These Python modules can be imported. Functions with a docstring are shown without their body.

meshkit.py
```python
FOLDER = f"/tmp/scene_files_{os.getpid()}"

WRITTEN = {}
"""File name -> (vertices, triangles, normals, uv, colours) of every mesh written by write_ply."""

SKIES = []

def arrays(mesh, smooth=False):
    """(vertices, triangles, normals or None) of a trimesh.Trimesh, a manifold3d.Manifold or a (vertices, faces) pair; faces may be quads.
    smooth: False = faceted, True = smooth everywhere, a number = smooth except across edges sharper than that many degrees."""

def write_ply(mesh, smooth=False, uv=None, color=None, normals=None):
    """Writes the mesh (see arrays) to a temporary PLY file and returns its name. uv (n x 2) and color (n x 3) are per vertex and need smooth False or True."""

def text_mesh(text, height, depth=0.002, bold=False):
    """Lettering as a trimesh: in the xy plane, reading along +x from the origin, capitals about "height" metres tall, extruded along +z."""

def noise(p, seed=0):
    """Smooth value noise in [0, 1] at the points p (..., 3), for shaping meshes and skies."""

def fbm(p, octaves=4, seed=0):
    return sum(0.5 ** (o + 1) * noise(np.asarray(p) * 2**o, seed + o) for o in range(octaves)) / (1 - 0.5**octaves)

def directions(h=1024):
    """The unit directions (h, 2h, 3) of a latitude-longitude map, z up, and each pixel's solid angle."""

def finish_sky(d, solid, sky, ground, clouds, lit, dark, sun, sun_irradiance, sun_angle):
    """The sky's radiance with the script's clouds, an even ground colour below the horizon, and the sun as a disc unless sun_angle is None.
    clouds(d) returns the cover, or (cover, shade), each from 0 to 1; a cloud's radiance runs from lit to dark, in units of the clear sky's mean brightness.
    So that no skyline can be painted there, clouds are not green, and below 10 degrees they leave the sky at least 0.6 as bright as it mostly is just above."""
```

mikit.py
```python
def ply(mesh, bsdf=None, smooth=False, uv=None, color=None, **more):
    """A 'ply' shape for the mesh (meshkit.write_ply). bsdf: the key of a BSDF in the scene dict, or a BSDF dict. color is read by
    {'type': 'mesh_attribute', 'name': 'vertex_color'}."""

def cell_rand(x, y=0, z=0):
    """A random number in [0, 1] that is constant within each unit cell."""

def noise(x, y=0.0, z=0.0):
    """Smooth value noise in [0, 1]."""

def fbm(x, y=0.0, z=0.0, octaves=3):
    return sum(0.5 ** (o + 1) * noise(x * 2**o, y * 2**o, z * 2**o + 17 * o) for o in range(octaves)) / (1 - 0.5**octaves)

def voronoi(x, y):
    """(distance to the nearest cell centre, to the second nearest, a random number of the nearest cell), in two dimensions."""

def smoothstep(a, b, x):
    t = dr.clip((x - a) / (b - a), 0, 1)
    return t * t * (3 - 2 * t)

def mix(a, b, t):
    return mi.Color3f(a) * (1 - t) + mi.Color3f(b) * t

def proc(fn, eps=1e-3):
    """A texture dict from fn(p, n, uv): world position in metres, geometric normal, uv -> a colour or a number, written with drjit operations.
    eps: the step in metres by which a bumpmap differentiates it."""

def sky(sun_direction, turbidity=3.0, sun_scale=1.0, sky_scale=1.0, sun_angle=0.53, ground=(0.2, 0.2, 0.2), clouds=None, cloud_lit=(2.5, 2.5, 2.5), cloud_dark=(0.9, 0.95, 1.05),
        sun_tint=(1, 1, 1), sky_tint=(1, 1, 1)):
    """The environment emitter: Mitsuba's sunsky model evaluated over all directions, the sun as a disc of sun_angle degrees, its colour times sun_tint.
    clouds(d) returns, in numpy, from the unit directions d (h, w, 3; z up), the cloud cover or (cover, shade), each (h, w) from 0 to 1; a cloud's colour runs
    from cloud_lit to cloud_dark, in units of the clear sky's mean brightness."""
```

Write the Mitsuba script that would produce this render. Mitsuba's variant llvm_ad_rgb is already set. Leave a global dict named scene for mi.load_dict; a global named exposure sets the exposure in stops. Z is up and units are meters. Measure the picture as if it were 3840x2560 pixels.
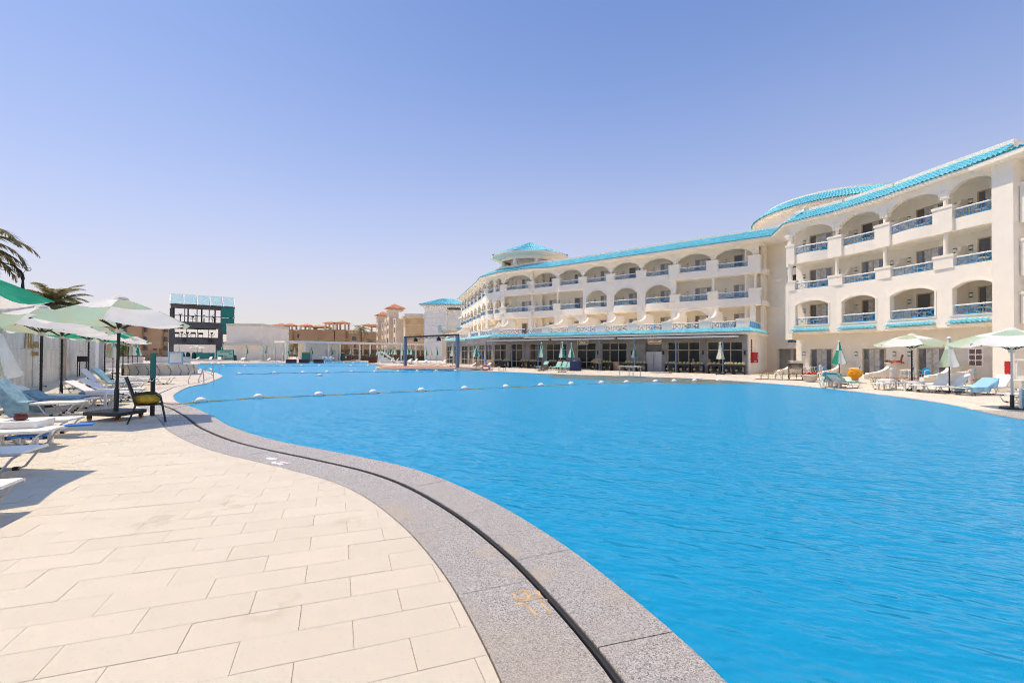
import math, random
import numpy as np, drjit as dr, mitsuba as mi, mikit, meshkit, trimesh
from shapely.geometry import Polygon, LineString, Point, box as sbox
from shapely.ops import unary_union
from shapely import affinity
from mikit import proc, noise, fbm, voronoi, cell_rand, smoothstep, mix

random.seed(7); rng = np.random.default_rng(11)
T = mi.ScalarTransform4f
scene, labels = {}, {}

# ------------------------------------------------------------------ camera, sky, exposure
PITCH, ROLL, FPX, EYE = 0.0120045, -0.00583159, 1738.884, 1.644
cp, sp, cr, sr = math.cos(PITCH), math.sin(PITCH), math.cos(ROLL), math.sin(ROLL)
RM = np.array([[1, 0, 0], [0, cp, -sp], [0, sp, cp]]) @ np.array([[cr, 0, sr], [0, 1, 0], [-sr, 0, cr]])
fwd, up = RM @ [0, 1, 0], RM @ [0, 0, 1]
scene['camera'] = {'type': 'perspective', 'fov': math.degrees(2 * math.atan(1920 / FPX)), 'fov_axis': 'x',
                   'to_world': T().look_at(origin=[0, 0, EYE], target=[float(fwd[0]), float(fwd[1]), float(EYE + fwd[2])], up=[float(x) for x in up]),
                   'near_clip': 0.05, 'far_clip': 6000.0, 'principal_point_offset_y': -27.298 / 2560}
SUN_EL, SUN_AZ = math.radians(66), math.radians(20)
SUN = [-math.cos(SUN_EL) * math.cos(SUN_AZ), math.cos(SUN_EL) * math.sin(SUN_AZ), math.sin(SUN_EL)]
def veil(d):          # thin dusty haze low over the desert
    el = np.degrees(np.arcsin(np.clip(d[..., 2], 0, 1)))
    return .9 * np.exp(-(el / 17.0) ** 1.25) * (.9 + .2 * meshkit.fbm(d * 4.0, 3))
scene['sky'] = mikit.sky(SUN, turbidity=3.5, sun_scale=.74, sky_scale=1.0, sky_tint=(.80, .92, 1.20), sun_tint=(1.0, .98, .95), ground=(.40, .37, .32), clouds=veil, cloud_lit=(1.80, 1.56, 1.27), cloud_dark=(1.80, 1.56, 1.27))
exposure = 1.95

# ------------------------------------------------------------------ helpers
class M:
    """collects vertices and triangles"""
    def __init__(s): s.v, s.f, s.n = [], [], 0
    def add(s, v, f):
        v = np.asarray(v, float); f = np.asarray(f, int)
        if f.shape[1] == 4: f = np.vstack([f[:, [0, 1, 2]], f[:, [0, 2, 3]]])
        s.v.append(v); s.f.append(f + s.n); s.n += len(v); return s
    def box(s, x0, x1, y0, y1, z0, z1):
        v = [(x, y, z) for x in (x0, x1) for y in (y0, y1) for z in (z0, z1)]
        return s.add(v, [[0, 1, 3, 2], [4, 6, 7, 5], [0, 4, 5, 1], [2, 3, 7, 6], [0, 2, 6, 4], [1, 5, 7, 3]])
    def cyl(s, a, b, r, r2=None, k=10):
        return s.tube([a, b], [r, r if r2 is None else r2], k)
    def tube(s, pts, r, k=8, closed=False):
        p = np.asarray(pts, float); n = len(p)
        r = np.full(n, r) if np.isscalar(r) else np.asarray(r, float)
        t = np.gradient(p, axis=0) if not closed else np.roll(p, -1, 0) - np.roll(p, 1, 0)
        t /= np.linalg.norm(t, axis=1, keepdims=True) + 1e-12
        u = np.cross(t[0], [0, 0, 1.0])
        if np.linalg.norm(u) < 1e-3: u = np.cross(t[0], [1.0, 0, 0])
        rings = []
        for i in range(n):
            u = u - t[i] * (u @ t[i]); u /= np.linalg.norm(u) + 1e-12; w = np.cross(t[i], u)
            a = np.arange(k) / k * 2 * np.pi
            rings.append(p[i] + r[i] * (np.cos(a)[:, None] * u + np.sin(a)[:, None] * w))
        v = np.vstack(rings); f = []
        for i in range(n if closed else n - 1):
            j = (i + 1) % n
            for q in range(k): f.append([i * k + q, i * k + (q + 1) % k, j * k + (q + 1) % k, j * k + q])
        s.add(v, f)
        if not closed:
            for i, o in ((0, 1), (n - 1, -1)):
                s.add(np.vstack([rings[i], p[i]]), [[q, (q + 1) % k, k][::o] for q in range(k)])
        return s
    def lathe(s, prof, c=(0, 0, 0), k=16):
        a = np.arange(k) / k * 2 * np.pi; v = []
        for r, z in prof: v.append(np.stack([c[0] + r * np.cos(a), c[1] + r * np.sin(a), np.full(k, c[2] + z)], 1))
        f = [[i * k + q, i * k + (q + 1) % k, (i + 1) * k + (q + 1) % k, (i + 1) * k + q] for i in range(len(prof) - 1) for q in range(k)]
        return s.add(np.vstack(v), f)
    def ball(s, c, r, sub=2, sq=(1, 1, 1)):
        b = trimesh.creation.icosphere(sub, 1.0); return s.add(np.asarray(c) + b.vertices * np.asarray(sq) * r, b.faces)
    def prism(s, poly, h0, h1, mp=None):
        """extrudes a polygon (list or shapely); mp maps (a, b, h) columns to xyz"""
        if not hasattr(poly, 'geom_type'): poly = Polygon(poly)
        for g in getattr(poly, 'geoms', [poly]):
            if g.is_empty or g.area < 1e-7 or g.geom_type != 'Polygon': continue
            m = trimesh.creation.extrude_polygon(g, h1 - h0, engine='earcut')
            v = np.array(m.vertices); v[:, 2] += h0
            if mp == 'xz': v = v[:, [0, 2, 1]]
            elif mp == 'yz': v = v[:, [2, 0, 1]]
            s.add(v, m.faces)
        return s
    def out(s, frame=None):
        v = np.vstack(s.v); f = np.vstack(s.f)
        return (v if frame is None else frame(v), f)

def frame(x, y, ax, ay, z=0.0):
    """local x along (ax, ay), local y to its left"""
    l = math.hypot(ax, ay); ax, ay = ax / l, ay / l
    def fr(v):
        v = np.asarray(v, float)
        return np.stack([x + v[..., 0] * ax - v[..., 1] * ay, y + v[..., 0] * ay + v[..., 1] * ax, z + v[..., 2]], -1)
    return fr

TAKEN = {}
def num(k):
    n = TAKEN.get(k, 0); TAKEN[k] = n + 1
    return k if n == 0 else f'{k}_{n:03d}'
def tag(k, label=None, cat=None, group=None, kind=None):
    d = {}
    if label: d['label'] = label
    if cat: d['category'] = cat
    if group: d['group'] = group
    if kind: d['kind'] = kind
    labels[k] = {**labels.get(k, {}), **d}; return k
def thing(name, label, cat, group=None): return tag(num(name), label, cat, group)
def struct(name): return tag(num(name), kind='structure')
def part(root, name, m, mat, smooth=False, fr=None, kind=None, label=None):
    k = num(f'{root}__{name}')
    scene[k] = mikit.ply(m.out(fr) if isinstance(m, M) else m, mat, smooth=smooth)
    if kind or label: tag(k, label, kind=kind)
    return k
class Proto:
    def __init__(s): s.parts, s.t = [], {}
    def part(s, name, m, mat, smooth=False, kind=None, label=None):
        n = s.t.get(name, 0); s.t[name] = n + 1
        k = name if n == 0 else f'{name}_{n:03d}'
        s.parts.append((k, mikit.ply(m.out() if isinstance(m, M) else m, mat, smooth=smooth), kind, label)); return k
    def place(s, name, label, cat, x, y, z=0.0, rot=0.0, group=None, sc=1.0, tilt=None, skip=()):
        r = thing(name, label, cat, group)
        t = T().translate([x, y, z]).rotate([0, 0, 1], rot)
        if tilt: t = t.rotate([tilt[0], tilt[1], 0], tilt[2])
        if sc != 1.0: t = t.scale(sc if np.ndim(sc) else [sc] * 3)
        for k, d, kind, lb in s.parts:
            if k in skip: continue
            scene[f'{r}__{k}'] = {**d, 'to_world': t}
            if kind or lb: tag(f'{r}__{k}', lb, kind=kind)
        return r

# ------------------------------------------------------------------ materials
def mat(name, col, rough=0.6, spec=0.4, metal=0.0, bump=None, **kw):
    c = proc(col) if callable(col) else {'type': 'rgb', 'value': list(col)}
    b = {'type': 'principled', 'base_color': c, 'roughness': rough, 'specular': spec, 'metallic': metal, **kw}
    if bump: b = {'type': 'bumpmap', 'nested': b, 'arbitrary': proc(bump[0], bump[2] if len(bump) > 2 else 1e-3), 'scale': bump[1]}
    scene[name] = {'type': 'twosided', 'bsdf': b}
C3 = mi.Color3f
def tone(a, b, s, oct=3, lo=.3, hi=.7):
    return lambda p, n, uv: mix(a, b, smoothstep(lo, hi, fbm(p.x * s, p.y * s, p.z * s, oct)))
E1, E2 = (math.cos(3.5025829), math.sin(3.5025829)), (-math.sin(3.5025829), math.cos(3.5025829))
def tile_col(p, n, uv):
    a = p.x * E1[0] + p.y * E1[1]; b = p.x * E2[0] + p.y * E2[1]
    row = dr.floor(b / 0.3 + 0.127); col = dr.floor(a / 0.607 + 0.5 * (row - 2 * dr.floor(row / 2)) + 0.174)
    r = cell_rand(row, col, 3)
    c = mix((.545, .495, .39), (.60, .545, .435), r * .6 + .4 * fbm(p.x * 9, p.y * 9, 1.0, 3))
    grime = smoothstep(.62, .80, fbm(p.x * 1.3 + 7, p.y * 1.3, 2.0, 4)) * smoothstep(.45, .62, fbm(p.x * 9, p.y * 9, 5.0, 3))
    speck = smoothstep(.80, .86, noise(p.x * 60, p.y * 60, 2.0)) * .25
    return mix(c, (.38, .32, .22), grime * .32 + speck * .35)
def pave_col(p, n, uv):
    a = p.x * E1[0] + p.y * E1[1]; b = p.x * E2[0] + p.y * E2[1]
    rf = b / 0.3 + 0.127; row = dr.floor(rf); cf = a / 0.607 + 0.5 * (row - 2 * dr.floor(row / 2)) + 0.174; col = dr.floor(cf)
    j = dr.maximum(smoothstep(.485, .495, dr.abs(rf - row - .5)), smoothstep(.490, .496, dr.abs(cf - col - .5)))
    c = mix((.52, .475, .39), (.59, .54, .445), cell_rand(row, col, 3) * .5 + .5 * fbm(p.x * .7, p.y * .7, 1.0, 4))
    c = mix(c, (.40, .35, .27), smoothstep(.60, .78, fbm(p.x * .9 + 3, p.y * .9, 2.0, 4)) * .5)
    return mix(c, (.22, .16, .10), j * .7)
def granite_col(p, n, uv):
    g = noise(p.x * 210, p.y * 210, p.z * 90); h = noise(p.x * 95 + 9, p.y * 95, p.z * 95)
    c = mix((.23, .222, .205), (.49, .47, .435), smoothstep(.25, .75, g * .6 + h * .4))
    c = mix(c, (.10, .10, .10), smoothstep(.68, .80, noise(p.x * 150 + 31, p.y * 150, 1.0)) * .75)
    st = smoothstep(.50, .75, fbm(p.x * 1.1, p.y * 1.1 + 5, 3.0, 4))
    c = mix(c, (.36, .31, .24), st * .45)
    return mix(c, (.42, .35, .25), smoothstep(.70, .85, fbm(p.x * 2.3 + 13, p.y * 2.3, 3.0, 4)) * .5)
def pale_stone(p, n, uv):
    c = mix((.50, .45, .38), (.63, .57, .49), fbm(p.x * 3, p.y * 3, p.z * 3, 4))
    return mix(c, (.36, .31, .25), smoothstep(.60, .80, fbm(p.x * .8, p.y * .8 + 4, 1.0, 4)) * .55)
def plaster_col(p, n, uv):
    c = mix((.82, .765, .66), (.88, .825, .72), fbm(p.x * 1.7, p.y * 1.7, p.z * 1.7, 4))
    return mix(c, (.66, .56, .42), smoothstep(.66, .86, fbm(p.x * 2.2, p.y * 2.2, p.z * .35, 4)) * .35)
def roof_col(p, n, uv):
    c = mix((.11, .47, .58), (.22, .61, .70), cell_rand(p.x * 3.1, p.y * 3.1, p.z * 2.9) * .6 + .4 * noise(p.x * 5, p.y * 5, p.z * 5))
    return mix(c, (.45, .64, .66), smoothstep(.62, .85, fbm(p.x * 2, p.y * 2, p.z * 2, 3)) * .5)
def marble_col(p, n, uv):
    a = -.611 * p.x + .791 * p.y
    c = mix((.60, .56, .49), (.72, .68, .61), cell_rand(dr.floor(a / .62), dr.floor(p.z / 1.0 + .2), 2.0))
    v = fbm(a * 9, p.z * 2.2, 3.0, 4)
    c = mix(c, (.46, .42, .34), smoothstep(.5, .75, v) * .45)
    return mix(c, (.55, .47, .33), smoothstep(.6, .8, fbm(a * 3 + 5, p.z * .5, 1.0, 4)) * .6)
def water_bump(p, n, uv):
    x = p.x * .92 - p.y * .39; y = p.x * .39 + p.y * .92
    a = fbm(x * .8, y * 2.0, 0.0, 3) * .20 + fbm(x * 3.5 + 3, y * 9.0, 2.0, 3) * .09 + noise(x * 12, y * 24, 5.0) * .02
    return a
def water_col(p, n, uv):
    x = p.x * .92 - p.y * .39; y = p.x * .39 + p.y * .92
    c = mi.Color3f(.0095, .268, .49)
    # stone ledge under shallow water along the restaurant edge, with algae on it
    s = (p.x - 5.0) * .783 + (p.y - 38.1) * -.622; d = -((p.x - 5.0) * -.622 + (p.y - 38.1) * -.783)
    edge = (fbm(p.x * .9, p.y * .9, 7.0, 3) - .5) * 1.6
    low = -1.2 - 4.3 * smoothstep(-2.5, 2.7, s) + 2.2 * smoothstep(11.5, 13.5, s)
    led = smoothstep(-.7, .9, d - low + edge) * smoothstep(-3.5, -1.5, s) * (1 - smoothstep(13.0, 14.6, s + edge * .5))
    st = mix((.035, .16, .16), (.17, .145, .095), smoothstep(.35, .60, fbm(x * 1.6, y * 5.0, 8.0, 4)))
    st = mix(st, (.33, .22, .10), smoothstep(.60, .72, fbm(x * 2.4 + 7, y * 9.0, 3.0, 3)) * .8)
    return mix(c, st, led * .85)
def bark(p, n, uv): return mix((.16, .115, .075), (.30, .23, .16), noise(p.x * 7, p.y * 7, p.z * 11))
def leaf_col(p, n, uv): return mix((.17, .165, .075), (.42, .38, .21), noise(p.x * 3.1, p.y * 3.1, p.z * 3.1))
def tan_col(p, n, uv): return mix((.40, .27, .16), (.50, .35, .22), fbm(p.x * .35, p.y * .35, p.z * .6, 4))
mat('mat_tile', tile_col, .55, .35)
mat('mat_joint', tone((.13, .09, .055), (.42, .35, .25), 2.3, 4), .9, .1)
mat('mat_paving', pave_col, .6, .3)
mat('mat_granite', granite_col, .5, .4)
mat('mat_pale_stone', pale_stone, .6, .3)
mat('mat_rubber', (.025, .025, .027), .6, .3)
mat('mat_plaster', plaster_col, .85, .15)
mat('mat_roof', roof_col, .4, .5)
mat('mat_marble', marble_col, .5, .4)
mat('mat_travertine', tone((.42, .34, .24), (.55, .46, .34), 4), .7, .25)
mat('mat_water', water_col, .2, .09, bump=(water_bump, .35, .01))
mat('mat_sand', tone((.42, .33, .23), (.52, .42, .30), .4), .95, .1)
mat('mat_white', tone((.78, .76, .71), (.85, .83, .78), 3), .45, .4)
mat('mat_offwhite', tone((.60, .56, .48), (.70, .66, .58), 2), .6, .3)
mat('mat_rail_blue', tone((.015, .24, .52), (.03, .31, .60), 5), .4, .45)
mat('mat_frame', (.50, .41, .27), .5, .4)
mat('mat_glass', (.018, .022, .026), .06, .6)
mat('mat_curtain', tone((.40, .40, .385), (.58, .57, .54), 6), .8, .2)
mat('mat_green', (.012, .085, .07), .5, .4)
mat('mat_teal', (.012, .17, .155), .45, .4)
mat('mat_black', (.018, .018, .02), .45, .4)
mat('mat_iron', (.035, .033, .033), .5, .4)
mat('mat_steel', (.55, .54, .52), .25, .5, 1.0)
mat('mat_alu', (.62, .61, .59), .4, .5, .6)
mat('mat_gym', tone((.085, .088, .096), (.105, .108, .116), 2), .7, .3)
mat('mat_tan', tan_col, .85, .2)
mat('mat_tan_pale', tone((.66, .56, .43), (.74, .64, .51), .6), .85, .2)
mat('mat_cream', tone((.80, .73, .62), (.86, .80, .70), .6), .85, .2)
mat('mat_orange_stone', tone((.56, .37, .18), (.66, .46, .25), .5), .85, .2)
mat('mat_terracotta', tone((.48, .20, .11), (.58, .27, .16), .8), .8, .2)
mat('mat_window', (.10, .10, .105), .15, .5)  # far windows; also room darkness put in as colour behind hotel doors
mat('mat_post_blue', (.13, .20, .30), .45, .4)
mat('mat_grey_wall', tone((.50, .48, .45), (.58, .555, .52), 1.5), .8, .2)
mat('mat_restaurant', tone((.30, .29, .28), (.37, .36, .345), 1.5), .8, .2)  # grey darkened for the shade under the awning; also fills dim interiors
mat('mat_awning', (.30, .295, .285), .8, .2)
mat('mat_cactus', lambda p, n, uv: mix((.26, .25, .11), (.52, .46, .26), noise(p.x * 38, p.y * 38, p.z * 38)), .8, .2)
mat('mat_red', (.42, .025, .03), .5, .4)
mat('mat_maroon', (.15, .045, .04), .6, .3)
mat('mat_pink_curtain', (.17, .11, .10), .6, .3)
mat('mat_coral', (.42, .11, .07), .6, .3)
mat('mat_brick', tone((.36, .17, .10), (.44, .22, .14), 3), .7, .3)
mat('mat_yellow', tone((.42, .26, .015), (.62, .42, .04), 9), .6, .3)
mat('mat_gold', (.50, .33, .13), .35, .5, .5)
mat('mat_orange', (.62, .22, .03), .5, .4)
mat('mat_chair_blue', (.012, .23, .46), .4, .4)
mat('mat_bright_blue', (.02, .16, .62), .5, .4)
mat('mat_navy', (.02, .045, .12), .5, .4)
mat('mat_towel', tone((.19, .33, .40), (.27, .42, .48), 14), .95, .1)
mat('mat_mint', tone((.26, .50, .43), (.36, .60, .52), 9), .95, .1)
mat('mat_skyblue', (.28, .52, .66), .8, .2)
mat('mat_elephant', tone((.52, .62, .66), (.66, .72, .74), 3), .5, .3)
mat('mat_skin', (.42, .25, .17), .6, .3)
mat('mat_wood_sign', (.42, .27, .12), .6, .3)
mat('mat_stonewall', tone((.10, .085, .07), (.30, .24, .17), 5, 4), .9, .2)
mat('mat_bark', bark, .9, .1)
mat('mat_soil', (.18, .10, .06), .95, .1)
mat('mat_wicker', tone((.40, .29, .18), (.55, .42, .28), 20), .8, .2)
mat('mat_flower_red', (.55, .03, .03), .6, .3)
mat('mat_flower_gold', (.70, .32, .01), .6, .3)
mat('mat_leaf', (.09, .17, .03), .6, .3)
mat('mat_leaf_yellow', (.38, .40, .08), .6, .3)
mat('mat_glass_pale', (.42, .60, .62), .15, .5)
mat('mat_stain', tone((.42, .31, .18), (.54, .41, .25), 30), .95, .1)
scene['mat_pane'] = {'type': 'thindielectric', 'int_ior': 1.5}
def cloth(name, col, tr=.8):
    scene[name] = {'type': 'principledthin', 'base_color': proc(col) if callable(col) else {'type': 'rgb', 'value': list(col)}, 'roughness': .9, 'diff_trans': tr, 'spec_trans': 0.0}
cloth('mat_canopy_white', tone((.88, .87, .83), (.93, .92, .88), 3))
cloth('mat_canopy_green', tone((.03, .32, .20), (.06, .40, .26), 4))
cloth('mat_canopy_olive', tone((.56, .60, .42), (.47, .64, .50), 2.5))
cloth('mat_palm', leaf_col, .8)

# ------------------------------------------------------------------ ground, pool, decks
def spline(pts, step=.25):
    from scipy.interpolate import PchipInterpolator
    p = np.asarray(pts, float); s = np.r_[0, np.cumsum(np.linalg.norm(np.diff(p, axis=0), axis=1))]
    p2 = p.copy()
    q = np.arange(0, s[-1], step)
    return np.stack([PchipInterpolator(s, p2[:, 0])(q), PchipInterpolator(s, p2[:, 1])(q)], 1)
def smooth_line(pts, step=.25, it=2):
    q = spline(pts, step)
    for _ in range(it): q[1:-1] = (q[:-2] + 2 * q[1:-1] + q[2:]) / 4
    return q
NEAR = [(-45.4, 60.5), (-36.3, 49.9), (-32.6, 47.1), (-27.4, 41.5), (-24.3, 38.0), (-22.0, 35.0), (-20.2, 32.4), (-19.1, 30.4), (-17.6, 27.4), (-16.4, 24.9), (-15.5, 22.3), (-14.6, 20.6), (-13.8, 19.15), (-12.9, 17.7), (-12.3, 16.9), (-11.6, 16.0), (-10.86, 15.18), (-10.2, 14.53), (-9.37, 13.76), (-8.75, 13.1), (-7.99, 12.3), (-7.22, 11.43), (-6.58, 10.7), (-5.93, 10.05), (-5.06, 9.25), (-4.51, 8.8), (-3.87, 8.35), (-3.04, 7.82), (-2.43, 7.42), (-1.76, 6.95), (-1.18, 6.43), (-.7, 5.88), (-.28, 5.3), (0, 4.87), (.3, 4.34), (.57, 3.8), (.78, 3.29), (.94, 2.87), (1.06, 2.5), (1.15, 2.1), (1.3, 1.2), (1.5, 0), (2.4, -4), (6, -8)]
RIGHT = [(6, -8), (13, -6), (15.2, 2), (13.6, 9), (13.45, 11.0), (13.6, 12.3), (13.9, 13.3), (14.4, 14.4), (15.0, 15.5), (15.5, 16.8), (15.85, 18.2), (16.0, 19.6), (16.15, 21.2), (16.2, 23.0), (16.15, 24.6), (15.9, 26.2), (15.4, 28.2), (14.8, 30.0), (14.0, 31.6), (12.6, 33.6), (10.0, 35.5), (6.3, 37.8), (2.6, 40.5), (.8, 42.2), (-2.4, 45.2)]
PLAT = [(-2.4, 45.2), (-4.8, 46.6), (-8.2, 46.7), (-10.9, 46.4), (-12.9, 47.2), (-14.6, 49.5), (-15.2, 52.5), (-17.3, 62.4)]
FAR = [(-17.3, 62.4), (-20.3, 68.6), (-24.1, 78.2), (-28.8, 90.9), (-35.7, 96.9), (-41.4, 94.6), (-36.2, 81.5), (-38.5, 76.8), (-41, 73.9), (-49.7, 70), (-53, 65), (-45.4, 60.5)]
ring = np.vstack([smooth_line(NEAR, .12)[:-1], smooth_line(RIGHT, .3)[:-1], smooth_line(PLAT, .3)[:-1], np.array(FAR)])
WATER = Polygon(ring).buffer(0)
m = M(); R0 = 3500
m.add([(-R0, -R0, -.3), (R0, -R0, -.3), (R0, R0, -.3), (-R0, R0, -.3)], [[0, 1, 2, 3]])
k = struct('ground'); scene[k] = mikit.ply(m.out(), 'mat_sand')
k = struct('pool_water'); m = M(); x0, y0, x1, y1 = WATER.buffer(.04).bounds
m.prism(WATER.buffer(.04).simplify(.01), -.25, -.028); scene[k] = mikit.ply(m.out(), 'mat_water')

COPE_IN, COPE_OUT = .52, 1.10
coast_near = LineString(smooth_line(NEAR, .12))
coping_zone = WATER.buffer(COPE_OUT)
deck_outer = sbox(-140, -30, 75, 150)
tile_zone = Polygon([(-26, 21.5), (-14, 5.5), (-7, -4), (4, -4), (4, 10), (-4, 12), (-11, 17.5), (-19, 27), (-24, 27)]).difference(coping_zone)
paving = deck_outer.difference(coping_zone).difference(tile_zone)
k = struct('pool_deck'); m = M(); m.prism(paving.simplify(.01), -.2, 0); scene[f'{k}__paving'] = mikit.ply(m.out(), 'mat_paving')
m = M(); m.prism(tile_zone.simplify(.005), -.2, -.007); scene[f'{k}__bed'] = mikit.ply(m.out(), 'mat_joint')
tag(k, 'pale stone tiled pool deck'); labels[k].pop('label')
def tile_poly(row, col, j=.0017):
    b0 = (row - .127) * .3; a0 = (col - .174 - .5 * (row % 2)) * .607
    q = [(a0 + j, b0 + j), (a0 + .607 - j, b0 + j), (a0 + .607 - j, b0 + .3 - j), (a0 + j, b0 + .3 - j)]
    return Polygon([(a * E1[0] + b * E2[0], a * E1[1] + b * E2[1]) for a, b in q])
cands = []
from shapely.prepared import prep
ptz, pin = prep(tile_zone), prep(tile_zone.buffer(-.5))
corners = np.array(tile_zone.exterior.coords if tile_zone.geom_type == 'Polygon' else max(tile_zone.geoms, key=lambda g: g.area).exterior.coords)
ca, cb = corners @ E1, corners @ E2
for row in range(int(cb.min() / .3) - 2, int(cb.max() / .3) + 3):
    for col in range(int(ca.min() / .607) - 2, int(ca.max() / .607) + 3):
        p = tile_poly(row, col)
        if not ptz.intersects(p): continue
        c = p.centroid
        if c.y < .8 or c.x / max(c.y, .1) < -1.35: continue
        cands.append((math.hypot(c.x, c.y), p))
cands.sort(key=lambda t: t[0])
TZ = tile_zone.buffer(-.006)
rest = M()
for i, (d, p) in enumerate(cands):
    if not pin.contains(p): p = p.intersection(TZ)
    if p.is_empty or p.area < .004: continue
    m = M() if i < 300 else rest
    m.prism(p, -.03, float(rng.normal(0, .0007)))
    if i < 300: part('pool_deck', 'tile', m, 'mat_tile')
part('pool_deck', 'tile_field', rest, 'mat_tile', kind='stuff')

# coping: granite slabs in two strips with a black slot between; pale stone farther round the pool
k = struct('pool_coping')
def strip_slabs(line, d0, d1, length, matf, zt, start=0.0, limit=190):
    """slabs of the strip between offsets d0 and d1 (left of the line's direction)"""
    q = np.asarray(line.coords); t = np.gradient(q, axis=0); t /= np.linalg.norm(t, axis=1, keepdims=True); n = np.stack([t[:, 1], -t[:, 0]], 1)
    for _ in range(30): n[1:-1] = (n[:-2] + n[1:-1] * 2 + n[2:]) / 4
    n /= np.linalg.norm(n, axis=1, keepdims=True)
    s = np.r_[0, np.cumsum(np.linalg.norm(np.diff(q, axis=0), axis=1))]
    return q, n, s
def build_coping(pts, side, regions):
    line = LineString(pts); q, n, s = strip_slabs(line, 0, 0, 0, None, 0)
    n = n * side
    for d0, d1, name, length, zt, jit in regions:
        e = np.arange(0, s[-1], length)
        for a, b in zip(e, np.minimum(e + length, s[-1])):
            idx = np.where((s >= a + .003) & (s <= b - .003))[0]
            if len(idx) < 2: continue
            sa = np.r_[a + .003, s[idx], b - .003]
            qq = np.stack([np.interp(sa, s, q[:, c]) for c in (0, 1)], 1); nn = np.stack([np.interp(sa, s, n[:, c]) for c in (0, 1)], 1)
            qm = qq.mean(0)
            if qm[1] < .6: continue
            m = M(); A, B = qq + nn * d0, qq + nn * d1; z = zt + float(rng.normal(0, jit)); N = len(sa)
            ch = .006
            prof = [(d0, -.2), (d0, z - ch), (d0 + ch, z), (d1 - ch, z), (d1, z - ch), (d1, -.2)]
            v = np.vstack([np.c_[qq + nn * dd, np.full(N, zz)] for dd, zz in prof]); f = []
            for r_ in range(5):
                for i in range(N - 1): f.append([r_ * N + i, r_ * N + i + 1, (r_ + 1) * N + i + 1, (r_ + 1) * N + i])
            m.add(v, f)
            for i0 in (0, N - 1): m.add([v[r_ * N + i0] for r_ in range(6)], [[0, 1, 5, 4], [1, 2, 3, 4]])
            near = qm[1] < 15.5 and qm[0] > -11.5
            mt = 'mat_granite' if near else 'mat_pale_stone'
            part('pool_coping', name, m, mt)
nearc = smooth_line(NEAR, .12)
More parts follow.
